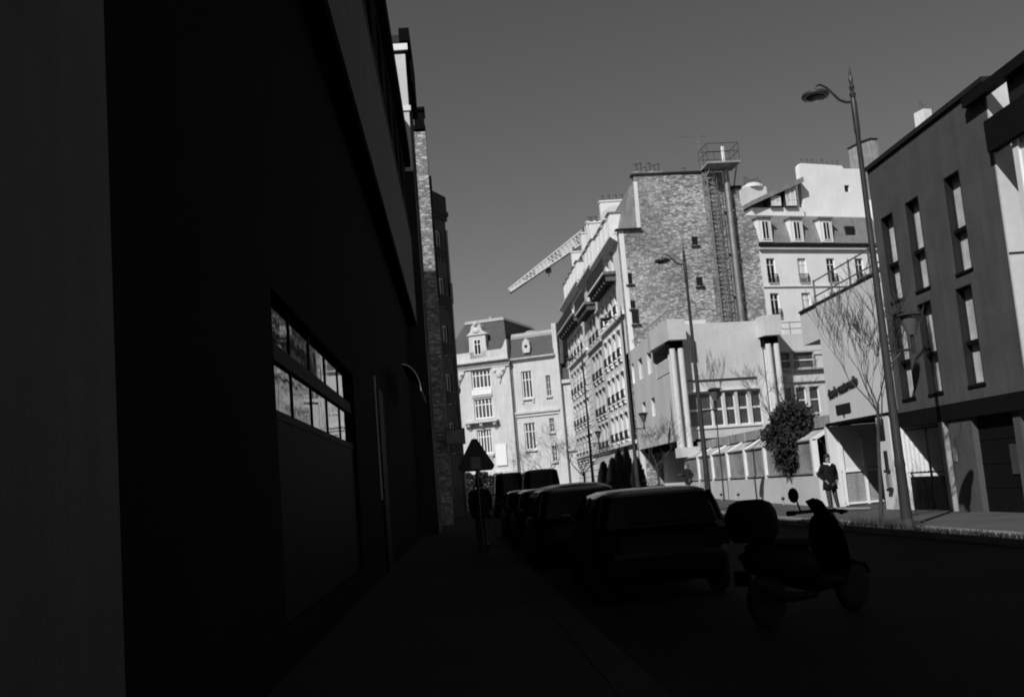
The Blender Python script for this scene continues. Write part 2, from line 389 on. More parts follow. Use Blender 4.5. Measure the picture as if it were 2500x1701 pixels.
# ---- glazed fence on a low white wall
t = thing('garden_fence', 'translucent panelled fence with sloping glass top on a low white wall', 'fence', (12,54.3,0), -math.pi/2)
Lf = 20.0
b = MB(); b.prism_y([(0,.2),(Lf-.1,.0),(Lf-.1,1.13),(0,1.13)], 0, .3); b.build('low_wall', 'white_render', t)
b = MB(); b.box(0, Lf, .06, .2, 1.133, 1.2); b.build('sill_shadow_gap', 'dark_metal', t)
b = MB(); b.box(0, Lf, .02, .26, 1.2, 1.26); b.build('bottom_rail', 'concrete', t)
xs = [.2+2.75*i for i in range(8)]
for i, x in enumerate(xs):
    b = MB(); b.box(x, x+.16, .0, .2, 1.133, 2.34); b.add([(x,0,2.34),(x+.16,0,2.34),(x+.16,.75,2.72),(x,.75,2.72),(x,.1,2.28),(x+.16,.1,2.28),(x+.16,.8,2.62),(x,.8,2.62)], [(0,1,2,3),(7,6,5,4),(0,3,7,4),(1,5,6,2),(0,4,5,1),(3,2,6,7)])
    b.build('post', 'white_paint', t)
    if i < 7:
        MB().box(x+.16, x+2.75, .1, .12, 1.26, 2.3).build('panel', 'translucent', t)
        MB().quad((x+.16,.06,2.33),(x+2.75,.06,2.33),(x+2.75,.72,2.66),(x+.16,.72,2.66)).build('sloping_pane', 'frosted', t)
        MB().box(x+.16, x+2.75, .04, .09, 2.3, 2.345).build('top_rail', 'concrete', t)
b = MB(); b.box(-.2, Lf, .85, 1.15, 2.74, 3.12)
for x in xs: b.box(x-.05, x+.4, .8, .85, 2.7, 3.1)
b.build('beam', 'concrete', t)
MB().box(-.2, Lf, 1.2, 1.25, 1.0, 2.74).build('back_screen', 'dark_metal', t)

# ---- white building with paired columns
t = thing('nursery_building', 'white two-storey building with paired corner columns and a wide band of windows', 'building', (12,54,0), 0)
# street side, in the frame of the street
ST = Matrix.Translation((0,14,0)) @ Matrix.Rotation(-math.pi/2, 4, 'Z')    # x runs from far to near, y inwards
b = MB(ST); ops = [(1.0,2.3,7.45,8.7),(3.9,5.2,7.45,8.7),(6.8,8.1,7.45,8.7),(3.9,5.0,5.0,6.05),(6.8,7.9,5.0,6.05),(9.0,12.5,6.95,8.39)]
wall(b, 13.1, 3.3, 9.55, ops, depth=2.0, body=2.1); b.build('wall', 'white_render', t)
for a, c, z0, z1 in ops[:5]:
    zs_ = z0+(z1-z0)*.66
    w_ = MB(ST); w_.box(a+.003, c-.003, .2, .24, zs_, z1-.003); o = w_.build('window', 'pane', t)  # dark pane paints the shadow at the top of the opening
    w_ = MB(ST); w_.box(a+.003, c-.003, .12, .24, z0+.003, zs_); w_.build('painted_shading', 'white_paint', o)  # white panel paints the sunlit jamb in the lower part
w_ = MB(ST); w_.box(9.003, 12.497, 1.97, 2.0, 6.953, 8.387); w_.build('loggia_wall', 'pane_grey', t)
w_ = MB(ST)
for k in range(7): w_.box(9.2, 12.75, -.03, .0, 6.95+.11*k, 7.03+.11*k)
for x in (9.2, 10.4, 11.6, 12.72): w_.box(x, x+.05, .0, .06, 6.9, 7.75)
w_.build('balcony_railing', 'white_paint', t)
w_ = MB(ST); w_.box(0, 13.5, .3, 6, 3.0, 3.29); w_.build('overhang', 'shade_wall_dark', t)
w_ = MB(ST); w_.box(0, 13.4, 1.4, 2.0, .2, 3.0); w_.build('ground_floor_wall', 'pale_render', t)
w_ = MB(ST)
for i in range(7): w_.tube([(1+1.9*i,.2,9.55),(1+1.9*i,.2,10.2)], .02, 5)
w_.tube([(0,.2,10.2),(13.0,.2,10.2)], .025, 5); w_.build('roof_rail', 'grey_metal', t)
FR = Matrix.Translation((-.3,0,0)) @ Matrix.Rotation(R(10), 4, 'Z')
b = MB(FR); wins = [(.95,1.55,3.9,5.68),(1.62,2.3,3.9,5.68),(2.36,2.94,3.9,5.68),(3.06,3.62,3.9,5.68),(3.78,4.36,3.9,5.68),(4.54,5.12,3.9,5.68)]
wall(b, 4.7, 3.2, 9.32, wins, depth=.22, body=1.0, x0=.8, y=.3); b.build('front_wall', 'white_render', t)
for a, c, z0, z1 in wins:
    f = MB(FR); f.box(a, c, .42, .47, 4.72, 4.82); f.box(a, a+.04, .42, .47, z0, z1); f.box(c-.04, c, .42, .47, z0, z1); f.box(a, c, .425, .465, z0, z0+.05); f.box(a, c, .425, .465, z1-.05, z1)
    o = f.build('window', 'white_paint', t)
    MB(FR).quad((a,.46,z0),(c,.46,z0),(c,.46,z1),(a,.46,z1)).build('pane', 'pane_grey', o)
MB(FR).box(.85, 4.95, .24, .3, 3.78, 3.88).build('window_sill', 'white_paint', t)
b = MB(FR); b.box(.95, 4.95, .22, .3, 6.3, 6.34); b.build('drip_ledge', 'dark_metal', t)
b = MB(FR); b.box(.9, 5.0, .2, .299, 5.72, 5.8); b.build('lintel', 'white_paint', t)
for x0 in (-.12, 5.3):
    b = MB(FR); b.prism_z([(x0,-.6),(x0+.98,-.6),(x0+.98,.32),(x0,.32)] if x0 > 0 else [(x0,-.6),(x0+.98,-.6),(x0+.98,.32),(.25,.32),(.9,5.0),(.4,3.4)], 8.4, 9.47); b.build('corner_parapet', 'white_render', t)
    for dx in (.14, .6):
        b = MB(FR); cx = x0+dx+.15
        b.loft([[(cx+.155*math.cos(2*math.pi*k/18), -.22+.155*math.sin(2*math.pi*k/18), z) for k in range(18)] for z in (2.9, 7.98)]); b.build('column', 'white_render', t, smooth=True)
    b = MB(FR); b.box(x0+.12, x0+.95, -.1, .299, 7.9, 8.398); b.build('column_head', 'shade_wall_dark', t)
    b = MB(FR); b.box(x0+.25, x0+.95, .0, .298, 2.9, 7.898); b.build('column_backing', 'pale_render', t)
b = MB(FR); b.box(.0, 1.1, -.45, .3, 2.4, 2.895); b.build('column_base', 'white_render', t)
b = MB(FR); wing = [(6.75,7.5,6.75,7.6),(7.6,8.9,6.75,7.6),(6.8,7.35,4.3,5.7),(7.55,8.15,4.3,5.7),(8.35,8.95,4.3,5.7)]
wall(b, 6, 2.0, 8.6, wing, depth=.2, body=6, x0=6.35, y=1.0); b.build('side_wing', 'white_render', t)
for a, c, z0, z1 in wing:
    f = MB(FR); f.box(a, a+.05, 1.1, 1.15, z0, z1); f.box(c-.05, c, 1.1, 1.15, z0, z1); f.box(a, c, 1.102, 1.148, (z0+z1)/2-.03, (z0+z1)/2+.03)
    o = f.build('window', 'white_paint', t); MB(FR).quad((a,1.16,z0),(c,1.16,z0),(c,1.16,z1),(a,1.16,z1)).build('pane', 'pane_grey', o)
b = MB(FR); b.box(6.4, 10, .8, .997, 6.6, 6.68); b.box(6.4, 10, .9, .997, 5.95, 6.0)
for k in range(3): b.box(7.5+1.2*k, 7.56+1.2*k, .81, .83, 6.68, 7.6)
b.box(6.6, 10, .805, .835, 7.6, 7.65); b.build('balcony', 'concrete', t)
b = MB(FR)
for z in (8.95, 9.3): b.tube([(6.4,1.3,z),(12,1.3,z)], .025, 5)
for k in range(5): b.tube([(6.5+1.3*k,1.3,8.6),(6.5+1.3*k,1.3,9.3)], .025, 5)
b.build('wing_railing', 'grey_metal', t)

# ---- stone apartment houses in a row
rnd = random.Random(5)
def guard(parent, x0, x1, z, h, y=-.16, name='guardrail'):
    g = MB(); g.box(x0-.05, x1+.05, y, y+.04, z+h-.04, z+h); g.box(x0-.05, x1+.05, y, y+.04, z+.04, z+.08)
    n = max(4, int((x1-x0)/.11))
    for i in range(n+1):
        x = x0-.05+(x1-x0+.1)*i/n; g.box(x-.022, x+.022, y+.004, y+.036, z+.08, z+h-.04)
    for x in (x0-.05, x1+.02): g.box(x, x+.03, y+.04, 0, z+h-.06, z+h-.02)
    return g.build(name, 'black_iron', parent)
def apartment(label, yfar, W, zc, cols, ww, rows, hh, wallm, pm, bal, roof_h, chim, roofm='slate'):
    t = thing('apartment_house', label, 'building', (12,yfar,0), -math.pi/2, 'stone apartment houses in a row')
    ops = [(x, x+ww, z, z+hh) for z in rows for x in cols]
    ops += [(x, x+ww, bal+.02, bal+1.6) for x in cols]
    b = MB(); wall(b, W-.01, 0, zc, ops, depth=.28, body=9, top=False); b.build('wall', wallm, t)
    for k, (a, c, z0, z1) in enumerate(ops):
        window(t, a, c, z0, z1, .2, nx=2, bars=(z0+(z1-z0)*.72,), fw_=.07, pm=pm if rnd.random() < .7 else 'pane')
    for z in rows:
        for x in cols:
            guard(t, x, x+ww, z, .62)
            s = MB(); s.box(x-.12, x+ww+.12, -.2, -.003, z-.1, z-.004); s.box(x-.06, x+.06, -.14, -.003, z-.32, z-.1); s.box(x+ww-.06, x+ww+.06, -.14, -.003, z-.32, z-.1)
            s.build('sill', wallm, t)
            MB().box(x-.1, x+ww+.1, -.09, -.003, z+hh+.05, z+hh+.2).build('lintel', wallm, t)
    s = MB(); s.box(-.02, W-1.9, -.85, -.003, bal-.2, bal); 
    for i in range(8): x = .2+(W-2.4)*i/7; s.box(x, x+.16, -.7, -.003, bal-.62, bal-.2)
    o = s.build('balcony', 'balcony_shade_stone', t)  # slab and corbels coloured dark to stand for the shade underneath
    MB().box(-.02, W-1.9, -.87, -.853, bal-.13, bal).build('balcony_edge', wallm, o)
    g = MB(); L_ = W-1.95; g.box(0, L_, -.83, -.78, bal+.92, bal+.97); g.box(0, L_, -.83, -.78, bal+.06, bal+.1)
    for i in range(int(L_/.1)+1): g.box(.1*i, .1*i+.03, -.82, -.79, bal+.1, bal+.92)
    g.build('balcony_railing', 'black_iron', t)
    s = MB()
    for z in (3.75, rows[-1]-.42): MB().box(-.005, W-.015, -.2, -.003, z, z+.22).build('string_course', wallm, t)
    s.prism_x([(-.003,zc-.5),(-.003,zc),(-.5,zc),(-.5,zc-.12),(-.3,zc-.28)], 0, W-.02); s.build('cornice', wallm, t)
    r = MB(); zr = zc+roof_h
    r.prism_x([(-.4,zc+.003),(8.7,zc+.003),(6.9,zr),(1.7,zr+.5),(1.1,zr),(.3,zc+.2)], .01, W-.03); r.build('roof', roofm, t)
    for i, x in enumerate(cols):
        d = MB(); dt = zc+min(2.05, roof_h*.72); d.box(x-.1, x+ww+.1, .02, 1.2, zc+.15, dt); o = d.build('dormer', 'cream_shutter', t)
        window(o, x+.08, x+ww-.08, zc+.3, dt-.15, -.03, nx=2, fw_=.06)
        MB().box(x-.18, x+ww+.18, -.1, 1.25, dt+.003, dt+.1).build('dormer_roof', 'zinc', o)
    for x in chim:
        c = MB(); c.box(x, x+.5, .9, 4.5, zc+.5, zr+1.3); c.box(x-.06, x+.56, .84, 4.56, zr+1.303, zr+1.42)
        o = c.build('chimney', 'pale_render', t)
        for i in range(7): MB().lathe([(.1,0),(.14,.05),(.1,.35),(.13,.45)], 8, (x+.25, 1.15+.5*i, zr+1.42)).build('chimney_pot', 'terracotta', o)
    return t
ta = apartment('stone house with a great rubble gable, nearest of the row beyond the white building', 77.2, 10.2, 17.3, [.54,2.56,4.58,6.6], 1.0, [4.15,6.85,9.62,12.48], 1.75, 'facade_stone', 'cream_shutter', 15.28, 3.1, [], 'zinc')
tb = apartment('narrow stone house with three dark windows on each floor, middle of the row', 85.3, 8.1, 17.6, [2.0,3.9,5.8], 1.15, [3.9,6.5,9.3,12.2], 1.9, 'cut_stone', 'pane', 15.1, 3.6, [.2, 6.6])
b = MB(); b.prism_x([(.0,17.7),(7,17.7),(7,21.9),(1.5,21.9),(.9,21.5),(.2,18.6)], 7.75, 8.08); b.build('party_wall', 'white_render', tb)
tc = apartment('rusticated stone house farthest along the row, next to the street end', 99.0, 13.7, 18.0, [1.0,3.3,5.6,7.9,10.2], 1.1, [3.6,6.6,9.5,12.6], 1.9, 'rusticated_stone', 'pane', 15.6, 3.6, [1.5, 8.8, 12.6])
# gable wall of the first house: rubble, chimney breast, flue and ladder cage
GT = Matrix.Translation((10.7,0,0)) @ Matrix.Rotation(R(90+3), 4, 'Z')      # local to the house: x runs along the gable away from the street
gp = [(0,0),(9.25,0),(9.25,10.5),(9.2,17.0),(8.55,18.1),(8.05,19.7),(6.9,20.3),(6.3,20.85),(1.35,21.1),(1.3,19.9),(1.28,17.4),(0,17.4)]
holes = [(4.78,5.18,16.2,16.75),(4.8,5.22,13.5,14.08),(.25,.6,13.9,14.6),(.3,.65,12.3,12.8),(.35,.8,11.3,12.1),(3.2,4.3,11.05,11.2)]
g = MB(GT); g.prism_y(gp, 0, .5); g.build('gable_wall', 'rubble', ta)
for a, c, z0, z1 in holes:
    h_ = MB(GT); h_.box(a, c, -.004, .0, z0, z1); h_.box(a-.1, c+.1, -.12, -.004, z0-.14, z0-.06); h_.build('gable_window', 'pane', ta)
g = MB(GT); g.prism_y([(.0,0),(.32,0),(.32,17.4),(0,17.4)], -.02, 0); g.prism_y([(1.22,17.4),(1.5,17.4),(1.55,20.6),(1.3,20.6)], -.03, 0); g.build('gable_quoin', 'pale_render', ta)
g = MB(GT); g.box(-.2, 1.5, -.2, .3, 17.403, 17.5); g.box(1.2, 6.4, -.08, .55, 21.0, 21.12); g.box(7.7, 8.4, -.25, .3, 19.75, 19.95); g.build('gable_coping', 'dark_metal', ta)
g = MB(GT); g.box(1.35, 3.3, .0, .5, 21.121, 21.3); o = g.build('chimney_base', 'dark_brick', ta)
for i in range(6):
    g = MB(GT); pots(g, 1.45+.3*i, 1.7+.3*i, .25, 21.3, 1, rnd, .15, .5); g.build('chimney_pot', 'terracotta', o)
g = MB(GT); pots(g, 4.6, 5.0, .25, 21.12, 1, rnd, .15, .5); g.build('chimney_pot', 'terracotta', ta)
g = MB(GT); g.box(5.9, 7.25, -.12, 0.0, 10.5, 20.95); g.build('chimney_breast', 'dark_brick', ta)
g = MB(GT); g.tube([(7.4,-.4,10.5),(7.4,-.4,20.9)], .2, 12)
for z in (12.6, 15.4, 18.2): g.box(7.1, 7.7, -.45, 0, z, z+.1)
o = g.build('flue_pipe', 'grey_metal', ta, smooth=True)
g = MB(GT); x0, x1 = 6.05, 6.55
for x in (x0, x1): g.box(x-.03, x+.03, -.5, -.44, 10.5, 21.0)
for i in range(36): g.box(x0, x1, -.495, -.445, 10.6+.29*i, 10.64+.29*i)
for i in range(14):
    z = 11+.72*i; g.tube([(x0+.25+.42*math.cos(a), -.5-.42*math.sin(a), z) for a in [math.pi*k/8 for k in range(9)]], .025, 5)
for a in (.25, .5, .75): g.tube([(x0+.25+.42*math.cos(math.pi*a), -.5-.42*math.sin(math.pi*a), zz) for zz in (11, 20.3)], .02, 5)
g.build('ladder_cage', 'grey_metal', ta)
g = MB(GT); g.box(5.9, 8.1, -1.5, .4, 21.15, 21.27); g.tube([(6.0,-.05,20.3),(6.2,-1.3,21.15)], .05, 5); g.tube([(8.0,-.05,20.0),(7.9,-1.3,21.15)], .05, 5); g.build('platform', 'concrete', ta)
g = MB(GT)
for p, q in (((5.95,-1.45,21.27),(8.05,-1.45,21.27)),((5.95,.35,21.27),(8.05,.35,21.27)),((5.95,-1.45,21.27),(5.95,.35,21.27)),((8.05,-1.45,21.27),(8.05,.35,21.27))): railing(g, p, q, 1.2, 2, .013, (1, .55))
g.build('platform_railing', 'dark_metal', ta)
g = MB(GT); g.tube([(7.3,-.6,21.27),(7.3,-.6,22.5)], .12, 10); g.build('vent_stack', 'white_paint', ta, smooth=True)
g = MB(GT); g.tube([(5.95,.1,20.9),(5.95,.1,23.7)], .03, 5); g.tube([(4.5,.1,23.55),(6.6,.1,23.45)], .02, 5)
for i in range(7): g.tube([(4.6+.3*i,-.3,23.54),(4.6+.3*i,.5,23.54)], .012, 4)
g.tube([(5.7,.1,23.0),(6.2,.1,23.0)], .02, 4); g.build('aerial', 'grey_metal', ta)

# ---- rear house with dormers, seen over the white building
t = thing('dormer_house', 'white plastered house with three white dormers in a zinc mansard roof, behind', 'building', (30.1,95,0), R(17))
ops = [(x, x+.95, z, z+2.35) for z in (11.9,15.1,18.4) for x in (.6,4.05,7.3,10.6)]
b = MB(); wall(b, 14, 0, 21.9, ops, depth=.25, body=10, top=False); b.build('wall', 'bright_render', t)
for k, (a, c, z0, z1) in enumerate(ops):
    window(t, a, c, z0, z1, .14, nx=2, bars=(z0+1.75,), fw_=.08, pm='cream_shutter' if k % 4 == 1 else 'pane')
    if z0 > 12: guard(t, a, c, z0, .85)
b = MB(); b.box(-.1, 14.1, -.25, 0, 21.55, 21.75); b.box(-.05, 14.05, -.1, 0, 18.0, 18.1); b.build('cornice', 'white_render', t)
MB().box(-.2, 14.2, -.4, .3, 21.903, 22.15).build('gutter', 'dark_metal', t)
b = MB(); b.prism_x([(0,22.15),(10,22.15),(10,25.0),(1.6,25.3),(.9,25.0)], -.05, 14.05); b.build('roof', 'zinc', t)
for x in (.2, 3.7, 7.05):
    d = MB(); d.box(x, x+1.35, -.05, 1.2, 22.3, 24.6); o = d.build('dormer', 'white_paint', t)
    window(o, x+.28, x+1.07, 22.5, 24.3, -.1, nx=2, fw_=.08)
    MB().box(x-.2, x+1.5, -.25, 1.3, 24.603, 24.75).build('dormer_roof', 'zinc', o)
MB().box(10.2, 11.3, .3, 1.2, 22.6, 24.0).build('skylight', 'pane', t)
c = MB(); c.box(7.6, 9.5, 2.2, 3.0, 25, 26.1); c.box(7.45, 9.65, 2.1, 3.1, 26.1, 26.22); o = c.build('chimney', 'pale_render', t)
p = MB(); pots(p, 7.7, 9.4, 2.6, 26.22, 5, rnd, .12, .7); p.build('chimney_pot', 'terracotta', o)
t = thing('slate_roof_house', 'house with two glazed attic dormers and round topped chimney above the zinc mansard', 'building', (30.6,97.5,0), R(12))
b = MB(); wall(b, 5.6, 0, 26.2, [], body=8); b.build('wall', 'pale_render', t)
b = MB(); b.prism_y([(-.3,26.3),(5.6,28.6),(5.6,29.1),(-.3,26.7)], -.6, 8); b.build('roof', 'zinc', t)
for x, w_, z in ((2.0,1.0,27.4),(3.6,1.1,28.3)):
    d = MB(); d.box(x-.1, x+w_+.1, -.3, 1, 26.2, z); o = d.build('dormer', 'slate', t)
    window(o, x, x+w_, 26.3, z-.15, -.36, nx=2, bars=(26.9,), fw_=.08, pm='curtain')
c = MB(); c.box(.8, 3.0, 2, 3.5, 26, 28.9); c.lathe([(1.1,0),(1.0,.25),(.6,.5)], 14, (1.9,2.75,28.9)); o = c.build('chimney', 'white_render', t)
p = MB(); pots(p, .9, 2.9, 2.7, 29.3, 7, rnd, .13, .6); p.build('chimney_pot', 'terracotta', o)
t = thing('tall_party_wall_house', 'tall house showing a blank white party wall with one small window', 'building', (36.2,99,0), R(15))
b = MB(); wall(b, 9, 0, 30.3, [(5.0,5.6,27.9,28.6)], depth=.3, body=.6, top=False); b.prism_y([(0,30.3),(9,29.8),(9,30.2),(5.2,30.25),(5.0,30.6),(.3,30.75),(0,30.5)], 0.01, .58); b.build('wall', 'bright_render', t)
MB().box(5.003, 5.597, .25, .3, 27.903, 28.597).build('window', 'pane', t)
p = MB(); pots(p, .3, 5, .3, 30.7, 8, rnd, .13, .5); p.build('chimney_pot', 'terracotta', t)
t = thing('far_chimney_house', 'house of which a broad pale chimney stack shows over the dark building roof', 'building', (43.6,100.4,0), R(15))
b = MB(); wall(b, 10, 0, 27, [], body=6); b.build('wall', 'pale_render', t)
c = MB(); c.prism_y([(0,27),(2.05,27),(2.05,33.4),(1.2,33.4),(0,33.05)], .5, 2.5); o = c.build('chimney', 'concrete', t)
MB().prism_y([(-.1,33.0),(1.2,33.41),(2.1,33.41),(2.1,33.52),(1.2,33.52),(-.1,33.12)], .4, 2.6).build('chimney_cap', 'dark_metal', o)
c = MB(); c.box(8.3, 9.3, .5, 2, 26.9, 36.9); o = c.build('chimney', 'pale_render', t)
p = MB(); pots(p, 8.4, 9.2, 1.2, 36.9, 2, rnd, .15, .8); p.build('chimney_pot', 'terracotta', o)

# ================================================================ left side (in the shade)
t = thing('arcade_building', 'nearest dark building on the left with a recessed shop front and a pale facade band', 'building', (-1.3,-2,0), R(90-.7))
L1 = 40.4
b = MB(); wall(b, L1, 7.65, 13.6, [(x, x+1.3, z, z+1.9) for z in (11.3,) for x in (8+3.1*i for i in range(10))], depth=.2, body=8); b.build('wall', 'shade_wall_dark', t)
b = MB()
xs = [5.99]+[v for i in range(10) for v in (8+3.1*i, 9.3+3.1*i)]+[L1]
b.box(0, L1, -.05, -.003, 7.66, 10.8)
b.build('facade_band', 'shade_band', t)
b = MB()
b.box(0, L1, -.07, -.003, 10.8, 10.9); b.build('band_edge', 'shade_stone', t)
b = MB(); b.box(0, L1, -.22, 0, 13.603, 14.25); b.box(0, L1, 0, 8, 13.62, 14.2); b.build('cornice', 'shade_wall_dark', t)
b = MB(); b.box(0, L1-.3, 1.7, 8, 14.203, 18.5); b.build('shadow_attic', 'zinc', t)  # unseen storey added so the building's shadow reaches the far kerb
b = MB(); b.box(-.5, 5.98, -.03, 8, 0, 7.647); b.build('pillar', 'shade_band', t)
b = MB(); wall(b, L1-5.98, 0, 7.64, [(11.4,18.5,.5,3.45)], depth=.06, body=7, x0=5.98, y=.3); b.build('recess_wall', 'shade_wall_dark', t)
o = MB(); 
for i in range(6): o.box(11.4+1.41*i, 11.46+1.41*i, .372, .4, .5, 3.45)
o.box(11.4, 18.5, .35, .384, 2.84, 3.0); o.box(11.4, 18.5, .35, .383, 2.3, 2.38)
for i in range(48): o.box(11.46+.145*i, 11.585+.145*i, .36, .38, .5, 2.3)
o = o.build('shop_window', 'shop_frame', t)
MB().quad((11.4,.385,.5),(18.5,.385,.5),(18.5,.385,3.45),(11.4,.385,3.45)).build('pane', 'shop_glass', o)
MB().box(22.7, 22.74, .27, .3, 1.5, 3.9).build('door_frame', 'zinc', t)
MB().box(23.0, 24.2, .25, .3, .12, 3.7).build('door', 'shop_frame', t)
b = MB()
arc = [(-.0-.42*math.sin(a), 4.05+.68*math.cos(a)) for a in [math.pi/2*k/10 for k in range(11)]]
for i in range(10):
    (y0, z0), (y1, z1) = arc[i], arc[i+1]; b.quad((28,y0,z0),(32,y0,z0),(32,y1,z1),(28,y1,z1))
o = b.build('awning', 'plastic_black', t)
b = MB(); b.tube([(28, y, z) for y, z in arc], .02, 6); b.build('awning_trim', 'bright_metal', o)

t = thing('tall_house', 'tall shaded house on the left showing a sliver of sunlit white end wall', 'building', (-.5,38.9,0), R(89))
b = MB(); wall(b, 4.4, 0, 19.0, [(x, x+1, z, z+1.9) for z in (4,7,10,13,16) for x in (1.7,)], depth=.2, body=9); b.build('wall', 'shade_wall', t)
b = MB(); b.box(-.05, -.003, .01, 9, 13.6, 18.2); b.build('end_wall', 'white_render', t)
b = MB(); b.box(-.045, -.003, .01, 9, 0, 13.6); b.build('shaded_end_wall', 'shade_wall', t)  # same white wall, coloured dark where the nearer building shades it
b = MB(); b.box(-.1, -.003, -.06, 9, 15.95, 16.15); b.box(-.12, -.003, -.1, 9, 18.35, 18.6); b.build('string_course', 'white_paint', t)
b = MB(); b.box(-.16, 4.4, -.2, .2, 18.7, 19.2); b.box(.2, 4.4, -.2, -.003, 17.2, 18.69); b.build('cornice', 'shade_wall_dark', t)
for z in (4,7,10,13,16):
    window(t, 1.7, 2.7, z, z+1.9, .1, nx=2)
t = thing('brick_gable_house', 'shaded house on the left with a sunlit strip of rubble end wall and chimney heads', 'building', (.06,50,0), R(89.6))
b = MB(); wall(b, 13.8, 0, 19.0, [(x, x+1, z, z+1.9) for z in (4,7,10,13,16) for x in (1.5,4.5,7.5)], depth=.2, body=9); b.build('wall', 'shade_wall', t)
b = MB(); b.box(-.3, -.003, .0, 9, 0, 18.9); b.build('end_wall', 'rubble', t)
b = MB(); b.box(-.4, 1.2, -.02, .55, 19.003, 19.2); b.box(-.2, .9, .02, .5, 19.2, 20.0); b.box(-.3, 1.0, -.04, .5, 20.0, 20.15); o = b.build('chimney', 'shade_wall_dark', t)
b = MB()
for z in (12.5, 14.6, 16.7): b.box(1.4, 9, -.12, 0, z, z+.5)
b.build('balcony', 'shade_stone', t)
t = thing('corner_house', 'shaded stone house on the left with balconies where the street bends', 'building', (-.06,64,0), R(64.1))
b = MB(); wall(b, 2.22, 0, 18.6, [(.7,1.5,z,z+1.9) for z in (3.9,6.9,9.9,12.9,15.9)], depth=.2, body=7); b.build('wall', 'shade_stone', t)
b = MB(); b.box(-.1, 2.3, -.12, .5, 18.6, 20.2); b.box(-.1, 2.36, -.2, .1, 18.9, 19.2); b.build('cornice', 'shade_wall', t)
for z in (3.9,6.9,9.9,12.9,15.9):
    window(t, .7, 1.5, z, z+1.9, .12, nx=2); guard(t, .6, 1.9, z, .8)
MB().box(2.0, 2.35, -.12, .1, 13.3, 14.6).build('balcony', 'shade_wall', t)
MB().tube([(2.1,-.1,.4),(2.1,-.1,18)], .07, 8).build('downpipe', 'zinc', t)
t = thing('low_house', 'lower shaded house on the left just before the pale civic building', 'building', (.38,70,0), R(86.5))
b = MB(); wall(b, 8, 0, 11.9, [(x, x+1, z, z+1.8) for z in (2.5,5.6,8.6) for x in (1.2,4.2)], depth=.2, body=7); b.build('wall', 'shade_stone', t)
b = MB(); b.box(-.1, 8.1, -.2, .3, 11.903, 12.6); b.build('cornice', 'shade_wall', t)
for z in (2.5,5.6,8.6):
    for x in (1.2,4.2): window(t, x, x+1, z, z+1.8, .1, nx=2)
t = thing('wall_lantern', 'small black lantern bracketed high on the shaded left-hand facade', 'wall lamp', (.66,66.5,8.0))
MB().tube([(-.2,0,.1),(.15,0,.12),(.25,0,0)], .03, 6).build('bracket', 'black_iron', t)
MB().lathe([(.06,-.3),(.13,-.25),(.17,.0),(.1,.1),(.02,.16)], 8, (.3,0,-.05)).build('lantern', 'black_iron', t)

# projecting shop sign and road sign over the left pavement
t = thing('projecting_sign', 'dark rectangular shop sign projecting from the shaded left facade', 'shop sign', (0,48.8,0))
MB().box(-.05, .86, -.06, .06, 3.72, 4.45).build('sign_board', 'sign_back', t)
MB().box(-.0, .81, -.064, -.06, 3.77, 4.4).build('sign_face', 'sign_pale', t)
b = MB(); b.tube([(-.5,0,4.3),(-.05,0,4.3)], .025, 6); b.tube([(-.5,0,3.9),(-.05,0,3.9)], .025, 6); b.build('bracket', 'black_iron', t)
t = thing('warning_sign', 'back of a triangular road sign with pale square label, by the parked cars', 'road sign', (.62,24,.12), R(-6))
tri = []
for k, a in enumerate((90, 210, 330)):
    for da in (-14, 0, 14): tri.append((.455*math.cos(R(a+da*.6))*(1-.03*abs(da)/14), 2.12+.455*math.sin(R(a+da*.6))*(1-.03*abs(da)/14)))
MB().prism_y(tri, -.012, .012).build('sign_plate', 'sign_back', t)
MB().box(-.11, .11, -.02, -.0122, 1.9, 2.16).build('label', 'sign_pale', t)
MB().tube([(0,.05,0),(0,.05,2.45)], .03, 8).build('post', 'black_iron', t)

# ================================================================ street end
t = thing('civic_building', 'pale cut-stone civic building with a slate mansard pavilion closing the street', 'building', (8.2,125,0), R(-24))
P = [(-4.9,-2.45,13.65,15.85),(-4.85,-2.5,10.05,12.4),(-4.75,-2.9,5.9,8.75)]
b = MB(); wall(b, 8.6, 0, 16.2, P, depth=.3, body=9, x0=-8.6, y=-.55, top=False); b.build('wall', 'cut_stone', t)
A = [(1.2,2.5,11.9,15.1),(4.2,4.75,11.9,14.3),(1.05,2.4,5.9,9.0),(4.2,4.75,7.7,9.3),(4.25,4.8,4.3,6.1)]
b = MB(); wall(b, 5.6, 0, 16.2, A, depth=.3, body=8, x0=.0, top=False); b.build('annex_wall', 'cut_stone', t)
for a, c, z0, z1 in P: window(t, a, c, z0, z1, -.36, nx=5, bars=(z0+(z1-z0)*.7,), fw_=.14, pm='pane_grey')
for i, (a, c, z0, z1) in enumerate(A): window(t, a, c, z0, z1, .16, nx=3 if c-a > 1 else 2, bars=(z0+(z1-z0)*.68,) if c-a > 1 else (z0+(z1-z0)*.33, z0+(z1-z0)*.66), fw_=.12 if c-a > 1 else .05, pm='pane_grey')
b = MB()
b.prism_x([(-.553,16.2),(-.553,16.9),(-1.15,16.9),(-1.15,16.7),(-.8,16.5),(-.75,16.2)], -8.7, .12); b.box(-8.6,.05,-.75,-.553,15.95,16.1)
b.box(-8.6, 0, -.9, 8, 16.903, 17.2); b.build('cornice', 'cut_stone', t)
b = MB()
for i in range(36): b.box(-8.6+.24*i, -8.5+.24*i, -1.08, -.82, 16.52, 16.69)
b.build('dentils', 'shade_stone', t)
b = MB(); b.box(-8.6, 0, -.85, 8, 17.203, 18.0); b.prism_y([(-.75,18),(0.0,18),(0.0,19.1),(-.2,18.95),(-.5,18.3)], -.8, .2); b.build('parapet', 'cut_stone', t)
